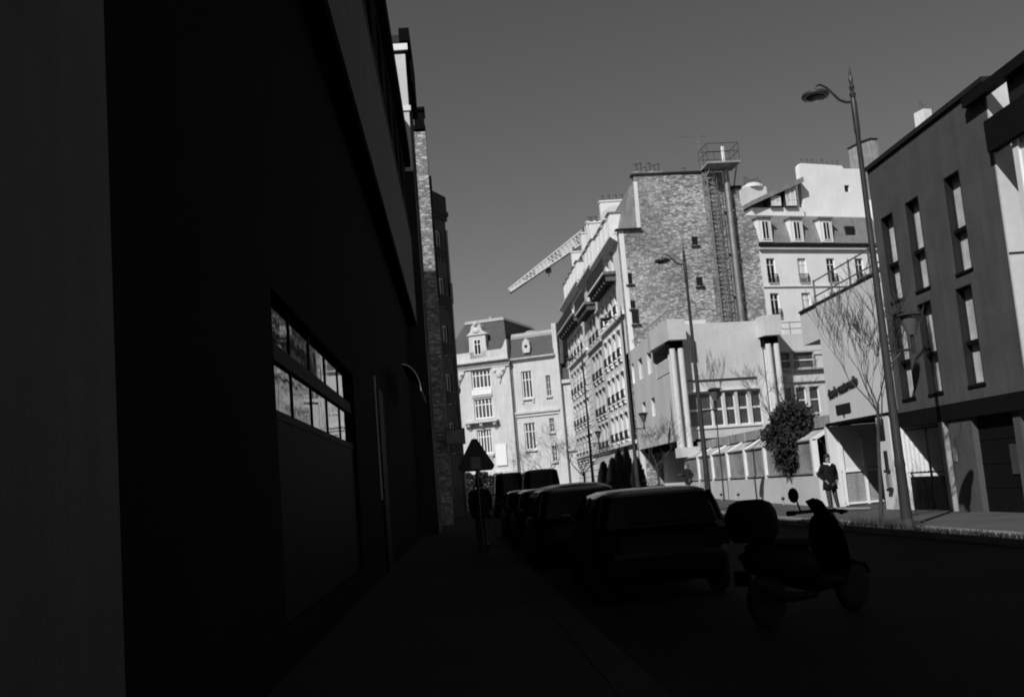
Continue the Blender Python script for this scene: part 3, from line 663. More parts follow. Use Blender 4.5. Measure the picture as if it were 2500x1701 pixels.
b = MB(); b.loft([[(-8.2,-.5,18.003),(-.15,-.5,18.003),(-.15,12,18.003),(-8.2,12,18.003)],[(-5.6,.5,21.75),(-.6,.5,21.75),(-.6,11.3,21.75),(-5.6,11.3,21.75)]]); b.build('mansard_roof', 'slate', t)
b = MB(); b.loft([[(-5.75,.35,21.6),(-.5,.35,21.6),(-.5,11.4,21.6),(-5.75,11.4,21.6)],[(-5.6,.6,22.0),(-.75,.6,22.0),(-.75,11,22.0),(-5.6,11,22.0)]]); b.box(-2.6,-2.2,.8,1.2,22,22.25); b.build('roof_crest', 'pale_zinc', t)
d = MB(); d.box(-4.75, -2.6, -.85, 1.5, 17.2, 20.0); d.prism_y([(-4.95,17.2),(-4.75,17.2),(-4.75,18.6)], -.84, -.3); d.prism_y([(-2.6,17.2),(-2.4,17.2),(-2.6,18.6)], -.84, -.3)
o = d.build('dormer', 'cut_stone', t)
d = MB(); d.prism_y([(-5.0,20.0),(-2.35,20.0),(-2.9,20.45),(-3.1,21.1),(-3.68,21.55),(-4.25,21.1),(-4.45,20.45)], -1.0, 1.0); d.ball((-3.68,-.95,21.35), .35, 8); d.ball((-3.68,-1.0,20.5), .4, 8, (1.3,.4,.8)); d.build('pediment', 'cut_stone', o)
window(o, -4.15, -3.2, 17.6, 19.5, -.9, nx=2, bars=(18.9,), fw_=.1)
b = MB(); b.box(-4.95, -2.4, -.7, -.553, 12.85, 13.45); b.build('white_panel', 'white_paint', t)
b = MB(); b.box(-5.0, -2.35, -.68, -.553, 12.6, 12.75); b.box(-5.1,-2.3,-.62,-.553,9.98,10.04)
b.box(-6.1, -1.8, -1.3, -.553, 9.55, 9.78)
for x in (-5.7, -4.1, -2.4): b.prism_x([(-.553,8.6),(-.553,9.55),(-1.2,9.55),(-1.1,9.2),(-.75,8.9)], x, x+.35)
b.box(-5.0, -2.7, -.8, -.553, 5.55, 5.85); b.prism_x([(-.553,4.9),(-.553,5.55),(-.75,5.55)], -4.8, -2.9); b.build('balcony', 'cut_stone', t)
b = MB()
for c, r in ((-6.6,.55),(-1.3,.55)):
    b = MB(); b.prism_y([(c-.9,15.9),(c+.9,15.9),(c+.75,15.4),(c+.25,14.7),(c,13.9),(c-.25,14.7),(c-.75,15.4)], -.72, -.553); b.ball((c,-.75,15.0), .36, 8, (1,.5,1.2)); b.ball((c-.5,-.72,15.5), .22, 8); b.ball((c+.5,-.72,15.5), .22, 8); b.build('carving', 'cut_stone', t)
b = MB(); b.box(-8.7, .1, -.8, -.553, 3.2, 3.7); b.box(-8.6,.05,-.64,-.553,0,3.2); b.build('plinth', 'cut_stone', t)
MB().tube([(.12,-.12,.2),(.12,-.12,16.1)], .07, 8).build('downpipe', 'zinc', t)
b = MB(); b.prism_x([(-.003,16.2),(-.003,16.7),(-.45,16.7),(-.45,16.55),(-.2,16.35)], .1, 5.6); b.build('annex_cornice', 'cut_stone', t)
b = MB(); b.box(0.13,5.65,-.3,-.003,10.1,10.35); b.box(.13,5.6,-.14,-.003,9.75,10.1)
b.build('string_course', 'cut_stone', t)
for a, c, z0, z1 in A:
    s_ = MB(); s_.box(a-.12, c+.12, -.2, -.003, z0-.22, z0-.05)
    if z0 > 11 and c-a > 1: s_.box(1.1,1.3,-.15,-.003,11.35,11.68); s_.box(2.4,2.6,-.15,-.003,11.35,11.68)
    s_.build('window_sill', 'cut_stone', t)
b = MB(); b.loft([[(.1,-.3,16.71),(5.5,-.3,16.71),(5.5,8,16.71),(.1,8,16.71)],[(.1,.5,19.3),(5.5,.5,19.3),(5.5,7,19.3),(.1,7,19.3)]]); b.build('annex_roof', 'slate', t)
b = MB(); b.loft([[(.1,.4,19.1),(5.5,.4,19.1),(5.5,7,19.1),(.1,7,19.1)],[(.1,.8,19.75),(5.5,.8,19.75),(5.5,6,19.75),(.1,6,19.75)]]); b.ball((2.2,2,19.7), .75, 10, (1.3,1,.6)); b.build('annex_roof_crest', 'pale_zinc', t)
d = MB(); d.prism_y([(1.85,17.2),(2.65,17.2),(2.75,17.9),(2.65,18.5),(2.25,18.95),(1.85,18.5),(1.75,17.9)], -.45, .6); o = d.build('oval_dormer', 'cut_stone', t)
MB().lathe([(.2,-.02),(.2,.0)], 10).build('pane', 'pane', o); o.children[0].rotation_euler = (R(90),0,0); o.children[0].location = (2.25,-.46,17.95)
b = MB(); b.box(5.45, 6.0, -.1, 8, 0, 20.3); b.build('party_wall', 'cut_stone', t)
b = MB(); b.prism_x([(.2,15.5),(8,15.5),(8,20),(1.5,20),(.5,18.5)], 6.0, 6.5); b.build('party_wall_side', 'slate', t)
w5 = [(7.3,8.0,10.3,12.6),(7.25,7.9,6.4,8.9)]
b = MB(); wall(b, 4, 0, 13.2, w5, depth=.2, body=5, x0=6.0, y=.5, top=False); b.box(6,10,.2,.5,13.2,13.6); b.box(6,10,.3,.497,5.3,5.6); b.build('side_wall', 'cut_stone', t)
for a, c, z0, z1 in w5: window(t, a, c, z0, z1, .6, nx=2, bars=(z0+1.6,), fw_=.08, pm='pane_grey')
b = MB(); b.prism_x([(.5,13.603),(7,13.603),(7,16.5),(1.9,16.5),(.8,15.6)], 6.0, 10); b.build('side_roof', 'slate', t)
d = MB(); d.box(7.0, 8.1, .35, 2, 13.7, 15.9); o = d.build('dormer', 'cut_stone', t); window(o, 7.2, 7.9, 13.9, 15.7, .29, nx=2, fw_=.08)
o = MB().box(-1.0, .35, -.03, .0, -1.25, 1.25).build('banner', 'white_paint'); o.location = (8.2-1.5*math.cos(R(24))-.65*math.sin(R(24)), 125+1.5*math.sin(R(24))-.68*math.cos(R(24)), 5.6); o.rotation_euler = (0,0,R(-24))
tag(o, 'blank white notice sheet hung on the pale civic building low on its corner', 'banner')

# crane beyond the roofs
t = thing('tower_crane', 'pale lattice jib of a tower crane rising behind the stone roofs', 'crane', (24.4,152,0))
ang = math.atan2(11.0, 17.5); JT = Matrix.Translation((-13.7,0,29.9)) @ Matrix.Rotation(-ang, 4, 'Y')
b = MB(JT); LJ = 17.5
for p, q in (((0,-.6,-.2),(LJ,-.6,-.8)),((0,.6,-.2),(LJ,.6,-.8)),((0,0,.35),(LJ,0,1.2))): b.tube([p, q], .13, 6)
for i in range(26):
    f0, f1 = LJ*i/26, LJ*(i+1)/26; zb = lambda f: -.2-.6*f/LJ
    zt = lambda f: .35+.85*f/LJ
    for s in (-.6, .6):
        b.tube([(f0,s,zb(f0)),((f0+f1)/2,0,zt(f0))], .07, 4); b.tube([((f0+f1)/2,0,zt(f0)),(f1,s,zb(f1))], .07, 4)
    b.tube([(f0,-.6,zb(f0)),(f0,.6,zb(f0))], .04, 4); b.tube([(f0,-.6,zb(f0)),(f1,.6,zb(f1))], .035, 4)
    if i % 7 < 4: b.box(f0, f0+(f1-f0)*.9, -.34, -.3, zb(f0)+.12, zt(f0)-.12)
b.build('jib', 'crane_paint', t)
b = MB(); b.box(-8.2, -7.4, -.4, .4, 32.3, 32.9); b.tube([(-7.8,0,32.3),(-7.8,0,31.7)], .06, 5); b.build('trolley', 'dark_metal', t)
b = MB()
for x in (-.8, .8):
    for y in (-.8, .8): b.tube([(x,y,0),(x,y,38.5)], .12, 5)
for i in range(24):
    z = 1.6*i
    for s in (-.8, .8): b.tube([(-.8,s,z),(.8,s,z+1.5)], .06, 4); b.tube([(s,-.8,z),(s,.8,z+1.5)], .06, 4)
b.build('mast', 'crane_paint', t)

# ================================================================ street lamps
t = thing('street_lamp', 'nearest and tallest street lamp on the right, beside the bare tree', 'street lamp', (9.1,21.2,.1), 0, 'street lamps along the right pavement')
b = MB(); b.lathe([(.17,0),(.17,.1),(.115,.16),(.1,1.2),(.11,1.25),(.095,1.4),(.085,3.3),(.06,6),(.05,8.2),(.062,8.25),(.062,8.9),(.045,9.0)], 14); b.build('pole', 'lamp_paint', t, smooth=True)
b = MB(); b.lathe([(.05,9.0),(.07,9.1),(.035,9.15),(.06,9.25),(.03,9.3),(.05,9.42),(.02,9.48),(.03,9.55),(.005,9.75)], 10); b.build('finial', 'lamp_paint', t, smooth=True)
b = MB(); b.tube([(-.05,0,8.93),(-.16,0,8.92),(-.3,0,8.98),(-.42,0,9.12),(-.55,0,9.27),(-.68,0,9.34),(-.78,0,9.32),(-.82,0,9.22)], [.032,.032,.03,.026,.026,.026,.026,.024], 8); b.build('arm', 'lamp_paint', t, smooth=True)
b = MB(); b.lathe([(.02,9.05),(.27,9.06),(.29,9.1),(.26,9.16),(.12,9.18),(.05,9.22),(.03,9.25)], 20, (-.81,0,0)); o = b.build('luminaire', 'lamp_paint', t, smooth=True)
b = MB(); b.lathe([(.02,8.99),(.14,9.0),(.2,9.04),(.02,9.045)], 16, (-.81,0,0)); b.build('lamp_glass', 'lamp_glass', o, smooth=True)
b = MB(); b.box(.05, .64, -.03, .03, 3.55, 3.6); b.tube([(.06,0,3.3),(.35,0,3.56)], .014, 6); b.tube([(.6,0,3.5),(.6,0,3.88)], .035, 8); b.build('bracket', 'black_iron', t)
b = MB(); b.lathe([(.09,3.88),(.2,4.24),(.2,4.26),(.08,4.27)], 14, (.6,0,0)); o = b.build('lantern', 'lamp_glass', t)
b = MB(); b.lathe([(.25,4.262),(.27,4.28),(.2,4.33),(.05,4.36)], 16, (.6,0,0)); b.build('lantern_cap', 'lamp_paint', o, smooth=True)
dup(t, (9.1,37.6,.16), 0, 'second street lamp on the right, standing before the white building with columns')
dup(t, (9.1,51.8,.36), 0, 'third street lamp, at the edge of the dark conifers before the stone row')
dup(t, (9.1,67.9,.4), 0, 'farthest street lamp, slim against the rusticated stone house')

# ================================================================ trees and plants
def grow(mb, p, d, ln, r, depth, rnd, spread=.5, upb=.35, seg=3, kids=(2,3)):
    r = max(r, .0055); pts = [p]; rr = [r]; q = p.copy(); dd = d.copy()
    for i in range(seg):
        dd = (dd+Vector((rnd.uniform(-.16,.16), rnd.uniform(-.16,.16), rnd.uniform(-.05,.1)))).normalized()
        q = q+dd*ln/seg; pts.append(q.copy()); rr.append(max(.0045, r*(1-.4*(i+1)/seg)))
    mb.tube(pts, rr, 5 if r > .015 else 3, cap=False)
    if depth <= 0: return
    n = rnd.randint(*kids)
    for k in range(n):
        f = 1.0 if k == 0 else rnd.uniform(.35, .95); i = min(seg, max(1, int(round(f*seg))))
        a = rnd.uniform(0, 6.28); side = Vector((math.cos(a), math.sin(a), 0))
        nd = (dd+side*spread*rnd.uniform(.6, 1.3)+Vector((0,0,upb*rnd.uniform(.3,1)))).normalized()
        grow(mb, pts[i], nd, ln*rnd.uniform(.62, .85), rr[i]*.68, depth-1, rnd, spread, upb, seg, kids)
def bare_tree(label, loc, h, r, seed, lean=(0,0), depth=5, spread=.45, upb=.45, bl=1.1, group='bare young street trees', kids=(2,3), n0=4):
    rnd = random.Random(seed); t = thing('bare_tree', label, 'tree', loc, 0, group)
    top = Vector((lean[0], lean[1], h)); b = MB()
    b.tube([(0,0,-.1),(lean[0]*.3+.02,lean[1]*.3,h*.35),(lean[0]*.7-.01,lean[1]*.7,h*.7),top], [r*1.25,r,r*.9,r*.8], 9, cap=False); b.build('trunk', 'bark', t, smooth=True)
    b = MB()
    for k in range(n0):
        a = 6.28*k/n0+rnd.uniform(-.4,.4); d = Vector((math.cos(a)*spread, math.sin(a)*spread, 1)).normalized()
        grow(b, top-Vector((0,0,.12*k)), d, bl*rnd.uniform(.8,1.15), r*.48, depth, rnd, spread, upb, 3, kids)
    b.build('crown', 'twig', t)
    return t
bare_tree('tall bare tree with upswept twigs beside the nearest street lamp', (9.25,22.9,.12), 2.6, .04, 3, (.3,.1), 5, .48, .62, 1.0, n0=5)
bare_tree('slender bare sapling before the band of windows of the white building', (11.65,45.5,.25), 3.6, .032, 8, (.05,0), 4, .3, .8, .95, n0=3)
bare_tree('low bare tree with spreading branches beside the dark conifers', (9.5,48.3,.33), 1.7, .06, 12, (-.05,0), 5, .95, .22, 1.0)
bare_tree('bare garden tree whose twigs cross the right-hand columns of the white building', (14.4,45.5,.1), 3.4, .07, 17, (0,0), 5, .8, .25, 1.05)
bare_tree('bare tree before the middle stone house, near the farthest lamp', (9.6,76,.4), 1.8, .09, 21, (0,0), 5, .9, .2, 1.5)
bare_tree('bare tree before the rusticated stone house at the street end', (8.4,92,.4), 2.0, .1, 25, (0,0), 5, .9, .2, 1.6)
bare_tree('thin bare bush in front of the pale civic building', (7.8,108,.0), 2.6, .08, 31, (0,0), 5, .9, .25, 1.3)
def leafy(mb, c, rad, n, rnd, size=.09, clumps=26):
    cs = []
    for i in range(clumps):
        while True:
            v = Vector((rnd.uniform(-1,1), rnd.uniform(-1,1), rnd.uniform(-1,1)))
            if .35 < v.length < 1: break
        cs.append((Vector((c[0]+v.x*rad[0], c[1]+v.y*rad[1], c[2]+v.z*rad[2])), rnd.uniform(.16,.36)*max(rad)))
    for i in range(n):
        cc, cr = rnd.choice(cs); v = Vector((rnd.gauss(0,1), rnd.gauss(0,1), rnd.gauss(0,1))).normalized()*cr*rnd.random()**.4
        p = cc+v; a = Vector((rnd.gauss(0,1), rnd.gauss(0,1), rnd.gauss(0,1))).normalized(); q = a.orthogonal().normalized(); s = size*rnd.uniform(.6,1.4)
        mb.add([p-a*s, p+q*s*.45, p+a*s, p-q*s*.45], [(0,1,2,3)])
rnd = random.Random(44)
t = thing('evergreen_shrub', 'dense dark evergreen shrub bulging over the glazed fence beside the school', 'shrub', (12.3,37.4,.1))
b = MB()
ph = [(rnd.uniform(1.5,6), Vector((rnd.gauss(0,1), rnd.gauss(0,1), rnd.gauss(0,1))).normalized(), rnd.uniform(0,6.28)) for _ in range(9)]
for i in range(17000):
    d = Vector((rnd.gauss(0,1), rnd.gauss(0,1), rnd.gauss(0,1))).normalized(); lump = 1+.16*sum(math.sin(f*d.dot(a)+p_) for f, a, p_ in ph)*.7
    q = d*lump*rnd.random()**.33*rnd.uniform(.82,1.16); low = rnd.random() < .27
    p = Vector((q.x*1.06, q.y*1.0, 2.6+q.z*.98)) if not low else Vector((q.x*.72-.02, q.y*.75, 1.85+q.z*.74))
    a = (d+Vector((rnd.gauss(0,.7), rnd.gauss(0,.7), rnd.gauss(0,.7)-.3))).normalized(); q2 = a.cross(Vector((rnd.gauss(0,1), rnd.gauss(0,1), rnd.gauss(0,1)))).normalized(); s = rnd.uniform(.04,.1)
    b.add([p-a*s, p+q2*s*.5, p+a*s, p-q2*s*.5], [(0,1,2,3)])
b.build('foliage', 'evergreen', t)
b = MB()
for k in range(5): grow(b, Vector((.15+.06*k,0,0)), Vector((rnd.uniform(-.2,.2), rnd.uniform(-.2,.2), 1)), 1.5, .04, 2, rnd)
b.build('stem', 'bark', t)
for i, (x, y, h, rd) in enumerate([(8.7,60,2.1,.6),(9.15,59.5,2.25,.55),(9.6,60,2.7,.6),(10.1,60.3,2.85,.5),(10.6,60,2.2,.6)]):
    t = thing('conifer', ['dark conifer, leftmost and blunt, of the clump before the stone row', 'small dark conifer between the blunt one and the pointed one in the clump', 'pointed dark conifer in the middle of the clump before the stone row', 'tallest columnar dark conifer of the clump, beside the third lamp', 'dark conifer right of the third lamp pole, low in the clump'][i], 'conifer', (x,y,.38), 0, 'dark conifers before the stone row')
    b = MB(); 
    for k in range(2600):
        f = rnd.random()**.8; a = rnd.uniform(0,6.28); rr = rd*(1-f)**.55*rnd.uniform(.45,1.05); p = Vector((rr*math.cos(a), rr*math.sin(a), .1+f*h)); v = Vector((math.cos(a)*.5, math.sin(a)*.5, 1)).normalized(); q = v.orthogonal().normalized(); s = rnd.uniform(.06,.13)
        b.add([p-v*s, p+q*s*.4, p+v*s, p-q*s*.4], [(0,1,2,3)])
    b.build('foliage', 'evergreen', t); MB().tube([(0,0,-.1),(0,0,h*.7)], .04, 6).build('trunk', 'bark', t)
for i, (x, y, z, r0_) in enumerate([(5.4,86,.9,1.0),(6.8,88,.8,.9),(11.0,57,.75,.5)]):
    t = thing('round_bush', ['dark round bush behind the dark van on its right', 'dark bush between the dark van and the farthest lamp', 'low dark bush at the foot of the white building'][i], 'bush', (x,y,.0), 0, 'dark round bushes')
    b = MB(); leafy(b, (0,0,z), (r0_,r0_,r0_*.9), 1600, rnd, .13, 18); b.build('foliage', 'evergreen', t)
    b = MB(); b.tube([(0,0,0),(0,0,z)], .05, 6); b.build('stem', 'bark', t)
b = MB()
for i in range(2600):
    y = rnd.uniform(14,27); x = 8.78+rnd.gauss(0,.12)+ (0.35*rnd.random() if abs(y-22) < 1.6 else 0); h = rnd.uniform(.02,.11)*(2.2 if abs(y-22) < 1.5 else .8); a = rnd.uniform(0,6.28)
    b.add([(x-.012*math.cos(a),y-.012*math.sin(a),.12),(x+.012*math.cos(a),y+.012*math.sin(a),.12),(x+rnd.uniform(-.06,.06),y+rnd.uniform(-.06,.06),.12+h)], [(0,1,2)])
o = b.build('weeds', 'weeds', kind='stuff'); tag(o, 'sparse weeds along the kerb round the lamp and tree', 'weeds')
b = MB(); b.prism_z([(8.95,22.2),(9.95,22.2),(9.95,23.7),(8.95,23.7)], .11, .13); struct('tree_pit', b, 'earth')

t = thing('filler_hedge', 'dark clipped hedge added to darken the foot of the pale civic building on the left', 'hedge', (3.0,113,0))
b = MB()  # made-up hedge, a dark mass that covers the bright wall foot
for i in range(5200):
    x = rnd.uniform(-2.6,2.5); y = rnd.uniform(-.6,.6); z = rnd.uniform(.1,1)*(3.5-.12*x+.18*math.sin(3*x)+.1*math.sin(7*x+1)); a = Vector((rnd.gauss(0,1),rnd.gauss(0,1),rnd.gauss(0,1))).normalized(); q = a.orthogonal().normalized(); s = rnd.uniform(.08,.2)
    b.add([Vector((x,y,z))-a*s, Vector((x,y,z))+q*s*.6, Vector((x,y,z))+a*s, Vector((x,y,z))-q*s*.6], [(0,1,2,3)])
b.build('foliage', 'evergreen', t)
b = MB()
for i in range(9): b.tube([(-2.4+.6*i,0,0),(-2.4+.6*i,.05,2.4)], .05, 5)
b.build('stems', 'bark', t)

# small posts at the foot of the fence
for i, (x, y) in enumerate(((11.75,46.3),(11.75,43.5),(11.75,37.6))):
    t = thing('bollard', ['small dark-headed post at the fence foot, left of the sapling', 'small dark-headed post at the fence foot, above the scooter case', 'small dark-headed post at the fence foot, below the evergreen shrub'][i], 'bollard', (x,y,.3 if i < 2 else .16), 0, 'small posts at the foot of the fence')
    MB().tube([(0,0,-.15),(0,0,.2)], .035, 8).build('post', 'concrete', t); MB().ball((0,0,.24), .07, 8).build('head', 'dark_metal', t)

# ================================================================ vehicles (front towards +y)
def rr_ring(hw, y0, y1, r, z, n=4):
    pts = []
    for cx, cy, a0 in ((hw-r, y1-r, 0), (-hw+r, y1-r, 90), (-hw+r, y0+r, 180), (hw-r, y0+r, 270)):
        for k in range(n+1): a = R(a0+90*k/n); pts.append((cx+r*math.cos(a), cy+r*math.sin(a), z))
    return pts
def car(label, loc, rz, body='car_black', L=3.9, W=1.7, belt=.92, top=1.45, cab=(-.46,.22), glassm='car_glass', van=False, group='cars parked along the left kerb', name='parked_car'):
    t = thing(name, label, 'van' if van else 'car', loc, rz, group)
    h, hw = L/2, W/2
    st = [(-h,.74,.4,.58),(-h+.06,.86,.28,.74),(-h+.25,.95,.2,belt-.06),(-h*.5,1,.18,belt),(h*.1,1,.18,belt),(h*.5,.99,.18,belt-.03),(h-.35,.95,.2,belt-.14),(h-.08,.84,.28,.62),(h,.7,.38,.52)]
    if van: st[-3] = (h-.35,.96,.2,belt-.04); st[-2] = (h-.08,.9,.28,.8)
    rings = []
    for y, f, z0, z1 in st:
        w_ = hw*f; half = [(0,z0),(w_*.85,z0),(w_*.97,z0+.1),(w_,(z0+z1)*.5),(w_*.985,z1-.08),(w_*.93,z1-.015),(w_*.55,z1+.015),(0,z1+.02)]
        rings.append([(x,y,z) for x, z in half]+[(-x,y,z) for x, z in half[-2:0:-1]])
    b = MB(); b.loft(rings); bd = b.build('body', body, t, smooth=True)
    y0, y1 = cab[0]*L, cab[1]*L
    r1, r2 = (.12,.5) if not van else (.04,.3)
    g = MB(); zt = top-.09
    g.loft([rr_ring(hw*.93, y0, y1, .14, belt-.02), rr_ring(hw*.88, y0+r1*.5, y1-r2*.5, .16, (belt+zt)/2), rr_ring(hw*.8, y0+r1*1.2, y1-r2*1.1, .18, zt)])
    g.build('windows', glassm, t, smooth=True)
    g = MB(); rings = [rr_ring(hw*.81, y0+r1*1.15, y1-r2*1.05, .18, zt-.015), rr_ring(hw*.775, y0+r1*1.35, y1-r2*1.2, .2, zt+.03), rr_ring(hw*.66, y0+r1*2.4, y1-r2*1.6, .22, top-.02), rr_ring(hw*.5, y0+r1*3.4, y1-r2*1.8, .22, top-.006), rr_ring(hw*.3, y0+r1*5, y1-r2*2.1, .2, top)]
    g.loft(rings); g.build('roof', 'car_roof', t, smooth=True)
    for s in (-1, 1):
        for ya, yb in ((y0+.06, y0+r1*1.25+.05), (y1-.06, y1-r2*1.1-.03), ((y0+y1)*.5-.05, (y0+y1)*.5-.02)):
            MB().tube([(s*hw*.91, ya, belt), (s*hw*.865, (ya+yb)/2, (belt+zt)/2), (s*hw*.79, yb, zt)], .035, 6).build('pillar', body, t)
    for s in (-1, 1):
        for y in (-h*.66, h*.66):
            w_ = MB(); w_.T = Matrix.Translation((s*(hw-.09), y, .31)) @ Matrix.Rotation(R(90), 4, 'Y')
            w_.lathe([(.2,-.1),(.28,-.1),(.31,-.06),(.31,.06),(.28,.1),(.2,.1)], 20); wh = w_.build('wheel', 'tyre', t, smooth=True)
            w_ = MB(); w_.T = Matrix.Translation((s*(hw-.02), y, .31)) @ Matrix.Rotation(R(90), 4, 'Y'); w_.lathe([(.19,-.015),(.2,.015),(.06,.03)], 14); w_.build('rim', 'dark_metal', wh)
            MB().box(s*(hw-.28)-.02, s*(hw-.28)+.02, y-.36, y+.36, .2, .62).build('wheel_arch', 'plastic_black', t)
        MB().box(s*hw*.78-.14, s*hw*.78+.14, -h-.005, -h+.12, .62, .84 if not van else 1.05).build('tail_light', 'plastic_black', t)
        MB().box(s*hw*.62-.16, s*hw*.62+.16, h-.12, h-.03, .55, .68).build('headlight', 'lamp_glass', t)
        m_ = MB(); m_.ball((s*(hw+.1), y1-.28, belt+.08), .1, 8, (1,.6,.75)); m_.box(s*(hw-.02)-.08, s*(hw-.02)+.08, y1-.3, y1-.26, belt+.02, belt+.06); m_.build('door_mirror', body, t, smooth=True)
        MB().box(s*hw*1.0-.012, s*hw*1.0+.012, -.25, -.05, belt-.2, belt-.17).build('door_handle', 'plastic_black', t)
    b = MB(); b.box(-hw*.86, hw*.86, -h-.05, -h+.1, .34, .52); b.build('bumper', 'plastic_black', t)
    MB().box(-.26, .26, -h-.056, -h-.05, .4, .51).build('number_plate', 'shop_frame', t)
    b = MB(); b.box(-hw*.45, hw*.45, y0-.0, y0+.03, belt+.02, belt+.04); b.build('rear_wiper', 'plastic_black', t)
    return t
car('black hatchback parked nearest on the left kerb, its curved roof edge catching light', (2.62,15.2,0), R(-1), top=1.38, W=1.74, L=3.9)
t = car('dark car with bright reflections on the ribbed roof, second in the parked row', (2.35,21.6,0), R(0), body='car_dark', top=1.47, W=1.7, L=4.1, cab=(-.47,.24))
for y in (-1.45, -.95, -.45, .05):
    b = MB(); b.tube([(-.74,y,1.28),(-.66,y,1.38),(-.5,y,1.455),(-.25,y,1.49),(.1,y,1.5),(.4,y,1.48),(.6,y,1.42)], .035, 6); b.build('roof_rib', 'bright_metal', t, smooth=True)
car('dark car glimpsed between the warning sign post and the black van, third in the row', (2.45,28.3,0), R(1), body='car_dark', top=1.46, L=4.2)
car('small dark car parked beyond the others, almost hidden, fourth in the row', (2.5,35.0,0), R(0), body='car_black', top=1.45, L=3.9)
car('black box-like van standing in the roadway before the street end', (4.15,50.5,0), 0, body='car_black', L=4.8, W=1.75, belt=1.25, top=2.3, cab=(-.49,.34), van=True, group='vans in the roadway', name='van')
car('dark minibus with pale roof edge, in the roadway left of the black van', (3.4,63,0), 0, body='car_grey', L=4.8, W=1.85, belt=1.2, top=2.45, cab=(-.49,.34), van=True, group='vans in the roadway', name='van')

# ---- scooter, rear towards the pavement
t = thing('motor_scooter', 'black motor scooter with rounded top case and windscreen parked behind the black hatchback', 'scooter', (3.47,10.6,0), R(-58))
for y, nm in ((-.62,'rear'), (.68,'front')):
    w_ = MB(); w_.T = Matrix.Translation((0,y,.25)) @ Matrix.Rotation(R(90), 4, 'Y'); w_.lathe([(.14,-.06),(.21,-.06),(.25,-.03),(.25,.03),(.21,.06),(.14,.06)], 20); wh = w_.build('wheel', 'tyre', t, smooth=True)
    w_ = MB(); w_.T = Matrix.Translation((0,y,.25)) @ Matrix.Rotation(R(90), 4, 'Y'); w_.lathe([(.13,-.04),(.14,.04)], 14); w_.build('rim', 'dark_metal', wh)
def srings(rows): return [[(cx+hw*math.cos(2*math.pi*k/14)*1.0, y, zc+hz*math.sin(2*math.pi*k/14)) for k in range(14)] for y, cx, zc, hw, hz in rows]
b = MB(); b.loft(srings([(-.85,0,.66,.05,.05),(-.75,0,.64,.15,.13),(-.4,0,.58,.19,.2),(-.05,0,.5,.19,.22),(.05,0,.36,.18,.12),(.35,0,.34,.2,.07)])); b.build('body', 'plastic_black', t, smooth=True)
b = MB(); b.loft([[(x,.38+.1*math.sin(z*1.2),z) if False else (x, yy, z) for x, yy in ((-hw,y0),(-hw*.6,y0+.1),(0,y0+.14),(hw*.6,y0+.1),(hw,y0),(0,y0-.05))] for hw, y0, z in ((.1,.45,.3),(.22,.42,.5),(.24,.36,.75),(.16,.33,.95),(.08,.34,1.02))]); b.build('leg_shield', 'plastic_black', t, smooth=True)
b = MB(); b.loft(srings([(-.75,0,.76,.1,.04),(-.6,0,.78,.15,.06),(-.2,0,.76,.15,.06),(.0,0,.74,.1,.05)])); b.build('seat', 'plastic_black', t, smooth=True)
b = MB(); b.loft([[(.26*s*math.cos(2*math.pi*k/16), -.72+.24*s*math.sin(2*math.pi*k/16), z) for k in range(16)] for s, z in ((.75,.82),(.95,.88),(1.02,1.0),(.96,1.1),(.78,1.18),(.45,1.215))]); b.build('top_case', 'plastic_black', t, smooth=True)
b = MB(); b.tube([(0,.5,.5),(0,.4,.95),(0,.38,1.02)], .04, 8); b.tube([(-.34,.28,1.02),(-.12,.36,1.03),(.12,.36,1.03),(.34,.28,1.02)], .018, 8); b.build('handlebar', 'dark_metal', t)
for s in (-1, 1):
    b = MB(); b.tube([(s*.3,.28,1.02),(s*.34,.2,1.02)], .026, 8); b.build('grip', 'plastic_black', t)
    if s > 0: continue
    b = MB(); b.tube([(s*.24,.3,1.03),(s*.3,.34,1.1),(s*.31,.33,1.17)], .01, 6); b.ball((s*.34,.33,1.2), .07, 10, (1.05,.35,1.15)); b.build('mirror', 'plastic_black', t, smooth=True)
b = MB(); b.loft([[(-.1,.46,.84),(0,.5,.82),(.1,.46,.84),(.1,.5,.82),(0,.54,.8),(-.1,.5,.82)],[(-.09,.2,1.14),(0,.22,1.17),(.09,.2,1.14),(.09,.25,1.13),(0,.28,1.16),(-.09,.25,1.13)]]); b.build('windscreen', 'plastic_black', t)
b = MB(); b.ball((0,.5,.86), .09, 10, (1.2,.6,.9)); b.build('headlight', 'lamp_glass', t, smooth=True)
b = MB(); b.loft(srings([(.42,0,.4,.06,.04),(.6,0,.5,.08,.05),(.85,0,.46,.07,.03),(.95,0,.36,.04,.02)])); b.build('front_mudguard', 'plastic_black', t, smooth=True)
b = MB(); b.tube([(0,.68,.25),(0,.55,.6),(0,.48,.9)], .035, 8); b.build('fork', 'dark_metal', t)
b = MB(); b.box(-.1,.1,-.93,-.91,.42,.56); b.build('number_plate', 'plastic_black', t)
b = MB(); b.tube([(.16,-.1,.25),(.19,-.5,.28),(.19,-.85,.36)], [.03,.05,.055], 10); b.build('exhaust', 'plastic_black', t)
b = MB(); b.ball((0,-.86,.68), .06, 8, (1.6,.5,.8)); b.build('tail_light', 'plastic_black', t)

